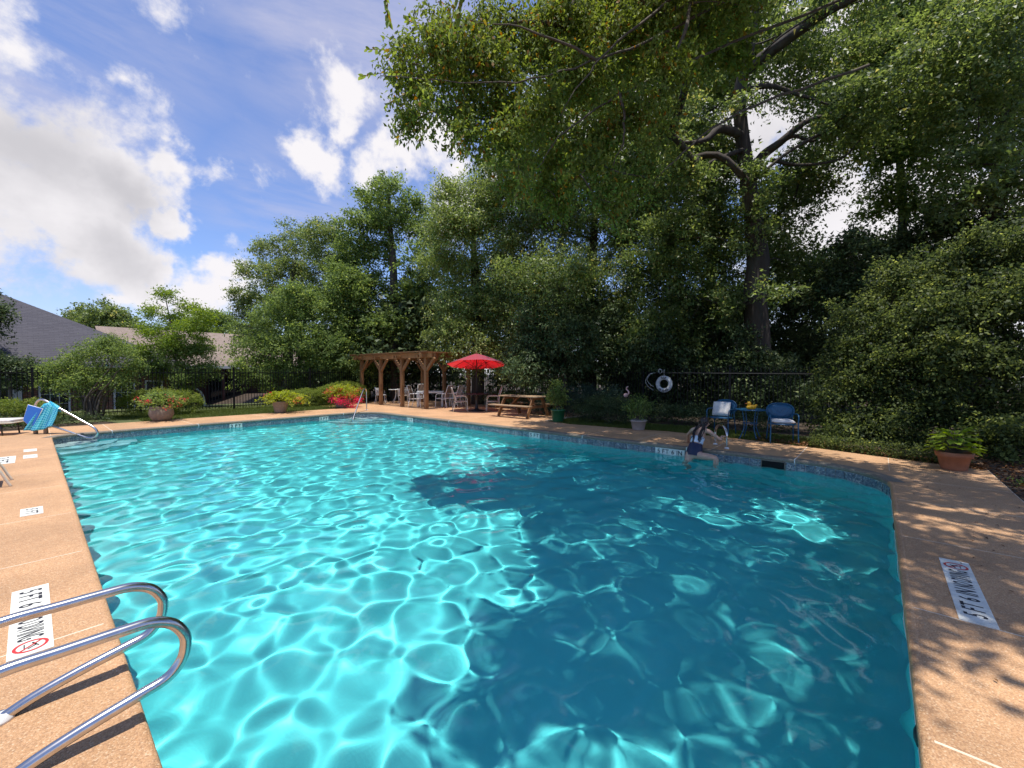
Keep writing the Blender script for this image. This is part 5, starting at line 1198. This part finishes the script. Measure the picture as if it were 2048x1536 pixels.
limb((1484, 270, 15), (1440, 258, 14.8), (1410, 280, 14.6), (1365, 285, 14.4), (1320, 270, 14), r0=.17, r1=.018)
limb((1482, 180, 15), (1540, 172, 14.8), (1600, 190, 14.6), (1660, 210, 14.4), r0=.12, r1=.03)
limb((1490, 140, 14.8), (1600, 60, 13.6), (1660, 20, 13), (1740, -20, 12.4), r0=.2, r1=.1)
limb((1600, 60, 13.6), (1625, 45, 13.4), (1640, -30, 13), r0=.12, r1=.06)
limb((1486, 300, 15), (1430, 320, 14.6), (1380, 350, 14), r0=.09, r1=.03)
mb.build('crooked_limbs', M['bark'], OAK, True)
# fuller crowns behind the oak
b = G(1420, 21)
tree('wood_tree', 'green tree behind the great oak, filling the sky left and right of its trunk', 'tree', [b]+tp((1420, 640, 21), (1425, 500, 21), (1430, 380, 21)), [.3, .26, .2, .1],
     lobe_px([(1330, 330, 1.7), (1400, 335, 1.6), (1450, 420, 1.5), (1350, 420, 1.6), (1400, 500, 1.7), (1465, 520, 1.4), (1330, 520, 1.6), (1565, 400, 1.2), (1550, 600, 1.6), (1640, 560, 1.5), (1450, 150, 1.8), (1260, 420, 1.6), (1290, 320, 1.6), (1550, 500, 1.3), (1620, 340, .9), (1460, 600, 1.4), (1390, 230, 1.7)], 20.5, 1.2, 26), 48000, .125, M['L_mid'], 26, TG, .02, cl=30, cr=.32, asp=.5)
# slender trees on the right
b = G(1800, 17)
tree('slender_tree', 'slender dark trunked tree standing before the bright sky gap at the right', 'tree', [b]+tp((1800, 540, 17), (1806, 420, 17), (1800, 330, 17), (1790, 250, 17), (1800, 140, 17)), [.2, .17, .15, .13, .1, .05],
     lobe_px([(1760, 300, 1.2), (1830, 240, 1.5), (1740, 190, 1.3), (1870, 330, 1.2), (1770, 405, .9), (1860, 430, .9), (1900, 210, 1.4), (1810, 110, 1.7), (1850, 60, 1.7), (1720, 90, 1.3)], 16.5, 1, 7), 30000, .125, M['L_mid'], 7, TG, .016, cl=46, cr=.32, lump=.6, asp=.55)
b = G(1970, 13.5)
tree('twin_trunk_tree', 'leaning twin trunked tree near the right edge of the picture', 'tree', [b]+tp((1965, 520, 13.5), (1978, 430, 13.5), (1995, 330, 13.5), (2010, 220, 13.5), (2020, 100, 13)), [.24, .2, .17, .14, .1, .05],
     lobe_px([(1950, 200, 1.4), (2030, 250, 1.3), (1930, 110, 1.5), (2020, 90, 1.6), (2060, 380, 1.0), (1940, 330, .9), (2080, 160, 1.6), (1920, 400, .8), (2040, 470, .8), (1980, 10, 1.6), (2090, 300, 1.4)], 13, .9, 8), 34000, .115, M['L_oak'], 8, TG, .016, cl=46, cr=.32, lump=.6, asp=.5)
Lb = b; tt = bpy.context.scene.objects.get('twin_trunk_tree'); mb = MB(); limb((1965, 540, 13.5), (2000, 420, 13.3), (2030, 330, 13.0), (2070, 240, 12.6), r0=.13, r1=.05); limb((1975, 450, 13.5), (1950, 380, 13.3), (1920, 350, 13), r0=.07, r1=.03); mb.build('second_trunk', M['bark'], tt, True)
b = G(1860, 15)
tree('dark_shrub', 'dark shrub beneath the bright sky gap, behind the vine thicket', 'shrub', [b]+tp((1860, 600, 15), (1860, 500, 15)), [.1, .08, .04],
     lobe_px([(1800, 500, .9), (1870, 480, .9), (1940, 470, .9), (1740, 540, .9), (1700, 500, .7), (1850, 560, 1.1), (1960, 560, 1.1), (1760, 610, 1.0), (2030, 520, 1.0), (1690, 600, 1.1)], 14.6, .7, 9), 24000, .11, M['L_dark'], 9, TG, .010, cl=26, cr=.24, asp=.55)
# the vine thicket at the right corner of the deck
b = Vector((13.8, -.3, -.05))
tree('vine_thicket', 'sunlit vine covered thicket crowding the right deck corner behind the terracotta pot', 'shrub', [b, Vector((13.8, -.3, 1.2)), Vector((13.6, -.6, 2.3))], [.03, .03, .02],
     lobe_px([(1720, 650, .75, 11.0), (1790, 590, .8, 11.0), (1880, 560, .9, 10.4), (1970, 540, .9, 9.8), (2050, 520, 1.0, 9.3), (1700, 730, .75, 10.8), (1780, 690, .85, 10.2), (1870, 650, .9, 9.7), (1960, 640, .95, 9.2), (2050, 640, 1.0, 8.6), (1690, 800, .65, 10.6), (1760, 780, .75, 10.0), (1840, 750, .8, 9.4), (1930, 740, .8, 9.0), (2030, 750, .9, 8.6), (1665, 860, .42, 10.5), (1720, 860, .5, 10.1), (1790, 850, .6, 9.6), (1850, 840, .6, 9.2), (1930, 840, .6, 9.0), (2010, 850, .6, 8.7), (2060, 860, .7, 8.5), (1680, 872, .32, 10.0), (1735, 875, .34, 9.6), (1790, 880, .36, 9.1), (1850, 885, .36, 8.7), (1960, 880, .45, 8.2), (2040, 885, .5, 7.9)], 10, .2, 10), 105000, .08, M['L_vine'], 10, TG, .008, cl=24, cr=.17, asp=.55, below=.35, shell=.25, bark='twig', tri=False, lump=.8, up=.7, droop=.4, sat=9)
rng = np.random.default_rng(77); n = 5000; t_ = rng.random(n); px = 1640+t_*330; 
gpos = []
for i in range(n):
    y = 1.1-2.3*t_[i]; x = np.interp(y, [e[0] for e in edge], [e[1] for e in edge])+rng.exponential(.16)-.05; gpos.append((x, y, rng.random()**2*.28))
gpos = np.array(gpos)
o = leaves_at('ground_creeper', gpos, rng.normal(size=(n, 3)), rng.normal(size=(n, 3))*.5+np.array((0, 0, 1)), .045*(.6+.7*rng.random(n)), .6, M['L_vine'], rng); struct(o, 'stuff')
# low planting before the right fence
def shrub(name, label, base, lobes, n, L, m, seed, group='low shrubs before the right fence', **kw):
    t = thing(name, label, 'shrub', base, 0, group); foliage('foliage', M[m], [(l[0], l[1], l[2], *l[3:]) for l in lobes], n, L, kw.pop('asp', .5), seed, parent=t, **kw)
    mb = MB(); r = random.Random(seed)
    for l in lobes: mb.tube(curve([(r.uniform(-.1, .1), r.uniform(-.1, .1), 0), (l[0]*.5, l[1]*.5, l[2]*.6), (l[0], l[1], l[2])], 4), .014, 5, False)
    mb.build('stems', M['twig'], t); return t
shrub('juniper_shrub', 'dark juniper spreading low behind the green tub', (12.9, 7.6, 0), [(0, 0, .5, .7, .8, .45), (.1, 1.0, .45, .7, .8, .40), (0, -.7, .6, .6, .6, .5), (.1, 2.1, .4, .6, .8, .35), (0, .3, .85, .5, .5, .3)], 15000, .075, 'L_blue', 51, asp=.28, cl=30, cr=.14, up=.4, droop=-.2)
shrub('yew_shrub', 'dark rounded shrub before the flamingo, right of the juniper', (12.0, 6.4, 0), [(0, 0, .42, .6, .75, .42), (.2, -.5, .40, .5, .5, .38), (-.1, .6, .4, .5, .5, .4), (.1, .2, .62, .4, .5, .25)], 14000, .06, 'L_dark', 52, asp=.3, cl=30, cr=.13)
shrub('fern_shrub', 'low dark foliage on the ground behind the picnic table', (14.3, 11.2, 0), [(0, 0, .4, .7, 1.2, .35), (.1, 2.0, .42, .6, 1.1, .35), (0, -1.6, .38, .6, .9, .33)], 12000, .08, 'L_dark', 53, asp=.35, cl=26, cr=.18)
shrub('yew_shrub', 'black green shrub on the ground behind the grey pot, below the life ring', (13.4, 4.0, 0), [(0, 0, .30, .6, .9, .32), (.3, -1.6, .28, .6, .9, .3), (.2, 1.4, .3, .5, .8, .3)], 9000, .07, 'L_dark', 54, asp=.4, cl=26, cr=.15)
t = thing('weed_tuft', 'small green tuft growing in the litter off the right deck corner', 'weed', (9.35, -1.75, -.02))
rng = np.random.default_rng(61); n = 420; a = rng.normal(size=(n, 3)); pos = np.stack([rng.normal(0, .10, n), rng.normal(0, .10, n), np.abs(rng.normal(0, .03, n))], -1)
leaves_at('foliage', pos, a*.6+np.array((0, 0, .5)), rng.normal(size=(n, 3))*.5+np.array((0, 0, 1)), .05*(.6+.6*rng.random(n)), .5, M['L_mid'], rng, t)
# clipped hedge mounds left of the pergola
HG = 'clipped hedges along the fence'
shrub('hedge_mound', 'high rounded end of the clipped hedge beside the pergola', (10.6, 20.55, 0), [(0, 0, .52, 1.25, .6, .60), (-.6, .1, .45, 1.0, .55, .52)], 26000, .045, 'L_hedge', 55, HG, cl=20, cr=.06, shell=.95, lump=.06, droop=0)
shrub('hedge_mound', 'lower flat part of the clipped hedge, left of the rounded end', (8.7, 20.75, 0), [(0, 0, .38, .9, .5, .42), (-.55, .1, .34, .6, .45, .38)], 15000, .045, 'L_hedge', 56, HG, cl=20, cr=.06, shell=.95, lump=.06, droop=0)
shrub('hedge_mound', 'clipped hedge at the left edge, behind the white lounger', (-1.2, 19.9, 0), [(-2.0, 0, .36, 1.2, .5, .42), (0, 0, .36, 1.2, .5, .42), (.9, .1, .35, .9, .45, .40)], 24000, .055, 'L_hedge', 57, HG, cl=20, cr=.08, shell=.9, lump=.1, droop=0)
shrub('hedge_mound', 'low rounded hedge between the multi stemmed shrub and the first flower pot', (3.0, 20.3, 0), [(0, 0, .46, 1.0, .5, .5), (.9, .1, .42, .6, .4, .45)], 14000, .055, 'L_hedge', 58, HG, cl=20, cr=.08, shell=.9, lump=.1, droop=0)
shrub('bed_planting', 'dark low plants under the hedge at the far left bed', (-1.0, 18.6, 0), [(-1.5, .3, .15, 1.2, .4, .2), (.6, .2, .14, 1.0, .35, .18), (2.0, .4, .14, .7, .3, .16)], 6000, .06, 'L_dark', 59, HG, cl=20, cr=.12)
# multi stemmed shrub and young tree on the left
b = Vector((1.42, 20.2, 0)); t = thing('multi_stem_shrub', 'spreading multi stemmed shrub in front of the left fence', 'shrub', b, 0, 'shrubs and young trees on the left')
lob = [(l[0]-b.x, l[1]-b.y, l[2]-b.z, *l[3:]) for l in lobe_px([(120, 745, .55), (160, 720, .55), (205, 705, .6), (245, 712, .5), (150, 775, .5), (200, 755, .6), (240, 765, .45), (105, 770, .4), (265, 735, .35), (180, 800, .35), (225, 690, .4)], 14.6, .25, 12)]
mb = MB(); r_ = random.Random(9)
for i, l in enumerate(lob*2):
    e = Vector(l[:3])+Vector((r_.gauss(0, .2), r_.gauss(0, .2), r_.gauss(.05, .2))); s0 = Vector((r_.gauss(0, .10), r_.gauss(0, .08), 0)); mb.tube(curve([s0, s0*1.3+Vector((e.x*.18, e.y*.18, .75)), e*.75+Vector((0, 0, .1)), e], 5), [.030]*6+[.022]*5+[.012]*5, 6, False)
mb.build('stems', M['twig'], t, True); foliage('crown', M['L_mid'], lob, 17000, .072, .6, 12, 18, .17, parent=t, shell=.35)
b = Vector((1.05, 20.0, 0))
b = G(352, 19.5); b.z = -.1
tree('young_tree', 'airy yellow green young tree behind the fence, thin pinnate sprays at its top', 'tree', [b]+tp((352, 740, 19.5), (352, 690, 19.5), (340, 640, 19.5), (330, 590, 19.5)), [.07, .06, .045, .03, .012],
     lobe_px([(330, 592, .35), (300, 625, .4), (372, 615, .42), (345, 640, .45), (400, 625, .3), (310, 670, .5), (375, 660, .5), (415, 645, .3), (290, 660, .35), (340, 690, .45), (400, 680, .3), (290, 700, .4)], 19.5, .4, 13), 5600, .10, M['L_yel'], 13, 'shrubs and young trees on the left', .006, cl=20, cr=.24, asp=.42, shell=.2, bark='twig')
b = G(385, 20)
tree('leafy_bush', 'rounded green bush behind the fence below the airy young tree', 'shrub', [b]+tp((385, 770, 20), (380, 730, 20)), [.06, .05, .02],
     lobe_px([(340, 715, .6), (385, 715, .65), (415, 740, .5), (330, 750, .55), (375, 760, .6), (300, 735, .5), (405, 700, .5), (355, 690, .5), (285, 715, .45)], 19.8, .4, 14), 10500, .085, M['L_mid'], 14, 'shrubs and young trees on the left', .006, cl=22, cr=.2, asp=.5, bark='twig')
b = G(20, 15.5)
tree('fence_bush', 'dark bush behind the fence at the far left edge', 'shrub', [b]+tp((20, 770, 15.5), (15, 740, 15.5)), [.06, .05, .02],
     lobe_px([(0, 735, .55), (45, 740, .5), (85, 755, .35), (-50, 730, .7), (25, 765, .4)], 15.6, .3, 17), 9000, .075, M['L_dark'], 17, 'shrubs and young trees on the left', .006, cl=20, cr=.18, bark='twig')
b = G(-60, 16)
tree('edge_tree', 'tree just outside the left edge, only a dark leafy bough in view', 'tree', [b]+tp((-60, 700, 16), (-60, 620, 16)), [.16, .12, .06],
     lobe_px([(-5, 645, .45), (-40, 620, .7), (-90, 600, .9), (5, 620, .3), (-20, 670, .45), (-120, 660, 1.0)], 16, .3, 18), 8000, .09, M['L_dark'], 18, 'shrubs and young trees on the left', .010, cl=22, cr=.2)
b = G(210, 52); b.z = -1
tree('distant_tree', 'distant round oak rising behind the charcoal roof', 'tree', [b]+tp((210, 690, 52), (210, 650, 52)), [.5, .4, .2],
     lobe_px([(150, 636, 1.4), (175, 650, 1.8), (205, 640, 2.0), (240, 650, 2.0), (262, 668, 1.6), (285, 690, 1.8), (210, 680, 2.4), (255, 700, 2.2), (160, 665, 1.6)], 52, 1, 19), 16000, .26, M['L_oak'], 19, 'distant trees beyond the houses', .022, cl=26, cr=.5)
b = G(430, 58); b.z = -1
tree('distant_tree', 'distant low trees behind the tan roof and chimney', 'tree', [b]+tp((430, 690, 58), (430, 660, 58)), [.4, .3, .2],
     lobe_px([(385, 655, 2.0), (420, 645, 2.0), (445, 650, 1.8), (350, 670, 1.8), (480, 668, 1.8), (470, 690, 2.0), (400, 680, 2.4), (440, 685, 2.2), (510, 680, 2.2)], 58, 1, 20), 15000, .28, M['L_mid'], 20, 'distant trees beyond the houses', .022, cl=26, cr=.5)
# the wood behind, one mass
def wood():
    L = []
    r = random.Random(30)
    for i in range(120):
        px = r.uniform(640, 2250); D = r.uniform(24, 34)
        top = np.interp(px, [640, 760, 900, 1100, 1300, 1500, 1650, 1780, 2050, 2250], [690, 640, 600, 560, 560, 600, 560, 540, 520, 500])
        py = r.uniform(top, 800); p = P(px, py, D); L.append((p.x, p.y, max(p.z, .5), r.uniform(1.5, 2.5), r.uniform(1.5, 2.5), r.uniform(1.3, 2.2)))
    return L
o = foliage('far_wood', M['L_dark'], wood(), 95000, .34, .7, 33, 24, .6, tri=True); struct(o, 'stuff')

# ------------------------------------------------------------------ the elm whose boughs hang over the pool
EB = Vector((6.6, -5.2, -.05))
near = lobe_px([(800, 120, .30), (830, 180, .38), (865, 110, .38), (820, 245, .24), (900, 170, .42), (880, 60, .34), (940, 110, .5), (935, 230, .42), (990, 60, .5), (1000, 180, .5), (1010, 285, .42), (1060, 120, .6), (1085, 240, .5), (1130, 50, .6), (1150, 170, .6), (1180, 290, .45), (1230, 100, .7), (1260, 230, .55), (1310, 30, .7), (1335, 150, .4), (1400, 50, .5), (1480, 10, .4), (1240, 370, .25), (1100, 330, .35), (1030, 380, .22)], 6.9, .5, 40, .8)
rs_ = random.Random(71)
for px, py in ((985, 330), (1040, 370), (1085, 400), (1140, 390), (1190, 420), (1235, 440), (1290, 380), (1000, 260), (930, 300), (860, 250), (1180, 350), (1120, 440), (820, 270)):
    p = P(px, py-25, rs_.uniform(6.2, 7.0)); near.append((p.x, p.y, p.z, .13, .13, rs_.uniform(.28, .5)))
rr_ = random.Random(44); over = []
def shade_edge(y): return np.interp(y, [-5.9, -3.4, -1.4, -.4, 1.2, 1.6, 2.3, 3.6, 5.3, 8.6], [3.5, 2.7, 2.3, 1.4, .8, 1.4, 2.1, 3.8, 5.9, 8.6])
for i in range(6000):
    x = rr_.uniform(-.4, 10.6); y = rr_.uniform(-5.8, 6.2); z = rr_.uniform(8.4, 10.6)
    if x < shade_edge(y)+.45: continue
    if math.hypot(x-6.7, y+.5) < .6 or math.hypot((x-7.0)/1.6, y-2.4) < .5: continue      # gaps the sun comes through
    if x > 8.7 and -1.7 < y < 2.5: continue
    if any((x+.127*(z-q[2])-q[0])**2+(y+.107*(z-q[2])-q[1])**2 < q[3]**2 for q in near): continue    # boughs below shade there already
    if any((x-q[0])**2+(y-q[1])**2 < .62 for q in over): continue
    over.append((x, y, z, .72, .72, .42))
elm_pts = [EB, Vector((6.5, -5.0, 3.0)), Vector((6.2, -4.4, 5.5)), Vector((5.9, -3.2, 7.6)), Vector((5.6, -1.4, 9.0)), Vector((5.4, .8, 9.8)), Vector((5.2, 3.2, 10.2))]
ELM = thing('overhanging_elm', 'elm whose leafy boughs hang into the top of the picture over the pool', 'tree', EB)
pts = curve(elm_pts, 5); k = len(pts); rads = [.34*(1-.72*i/(k-1)) for i in range(k)]
MB().tube([p-EB for p in pts], rads, 12).build('trunk', M['bark'], ELM, True)
mb = MB(); rr = random.Random(2)
limbs(mb, [p-EB for p in pts], rads, [(l[0]-EB.x, l[1]-EB.y, l[2]-EB.z, *l[3:]) for l in over+near], rr, .008, .16, 0, .45, .5, 2)
for q in (((1680, 0, 7.6), (1420, 105, 7), (1240, 190, 6.5), (1130, 265, 6.2), (1075, 335, 6.1)), ((1560, -60, 7.2), (1350, 55, 6.8), (1180, 125, 6.4), (1000, 163, 6.2), (760, 152, 6.2)), ((1740, 130, 7.6), (1480, 225, 7), (1350, 320, 6.6), (1290, 390, 6.5)), ((1420, -60, 6.8), (1290, 40, 6.5), (1190, 130, 6.2), (1120, 230, 6.1)), ((1190, 120, 6.4), (1060, 60, 6.2), (930, 40, 6.2)), ((1240, 185, 6.4), (1250, 260, 6.3), (1225, 340, 6.3))):
    pts_ = curve(tp(*q), 6); kk = len(pts_); mb.tube([p-EB+Vector((rr.gauss(0, .012), rr.gauss(0, .012), rr.gauss(0, .012))) for p in pts_], [.026*(1-.8*i/(kk-1)) for i in range(kk)], 6, False)
mb.build('branches', M['twig'], ELM, True)
c_ = foliage('crown', M['L_elm'], near, 52000, .086, .50, 40, 26, .17, sat=2, parent=ELM, origin=EB, droop=.65, shell=.2, up=.6, lump=.5)
c2 = foliage('high_crown', M['L_elm'], over, 82000, .155, .7, 43, 24, .24, tri=True, parent=ELM, origin=EB, shell=.1); c2['kind'] = 'stuff'; c_['kind'] = 'stuff'
# the outermost sprays, leaf by leaf
def elm_leaf(seed):
    r = random.Random(seed); n = 6; vs = []; fs = []
    for i in range(n+1):
        k = i/n; w = .5*math.sin(math.pi*min(1, .06+k*.94))**.8*(1-.25*k); vs += [(-w*.5, k, .10*w-.22*k*k), (0, k, -.22*k*k), (w*.5, k, .10*w-.22*k*k)]
        if i: o = 3*(i-1); fs += [(o, o+1, o+4, o+3), (o+1, o+2, o+5, o+4)]
    me = MB().add(vs, fs).mesh('leaf', M['L_elm'], True); a = me.attributes.new('tint', 'FLOAT', 'FACE'); v = r.uniform(.3, 1.0); a.data.foreach_set('value', [v]*len(fs)); return me
elv = [elm_leaf(i) for i in range(6)]; rr = random.Random(77); twigs = MB(); cnt = 0
sprays = [((860, 120, 6.4), (735, 98, 6.2)), ((850, 150, 6.5), (722, 152, 6.3)), ((870, 190, 6.5), (790, 285, 6.4)), ((900, 200, 6.5), (835, 290, 6.4)), ((880, 90, 6.4), (815, 40, 6.2)), ((762, -60, 4.3), (776, 42, 4.3)), ((925, -50, 4.6), (900, 62, 4.6)), ((935, -40, 4.6), (915, 40, 4.6)), ((880, 160, 6.5), (775, 210, 6.4)), ((960, 90, 6.4), (860, 60, 6.3)), ((940, 250, 6.6), (900, 300, 6.5)), ((1060, 300, 6.6), (1030, 400, 6.5)), ((1240, 320, 6.6), (1250, 430, 6.6))]
for (a, b2) in sprays:
    A = P(*a)-EB; Bp = P(*b2)-EB; pts = curve([A, (A+Bp)/2+Vector((0, 0, .05)), Bp], 13); twigs.tube(pts, .004, 4, False)
    for i, p in enumerate(pts[3:]):
        if cnt >= 296: break
        tg = (Bp-A).normalized(); s = tg.cross(Vector((0, 0, 1))).normalized()*(1 if i % 2 else -1); dr_ = (tg*.7+s*.8+Vector((rr.gauss(0, .2), rr.gauss(0, .2), -.35+rr.gauss(0, .2)))).normalized()
        ln = rr.uniform(.075, .11); nz_ = ((Vector((0, 0, CAM_H))-EB-p).normalized()*.7+Vector((rr.gauss(0, .5), rr.gauss(0, .5), rr.gauss(.3, .5)))).normalized(); xa = dr_.cross(nz_).normalized(); nz_ = xa.cross(dr_); o = put('leaf', elv[cnt % 6], ELM, 0, p, Matrix((xa, dr_, nz_)).transposed().to_euler()); o.scale = (ln, ln, ln); cnt += 1
twigs.build('spray_twigs', M['twig'], ELM, True)
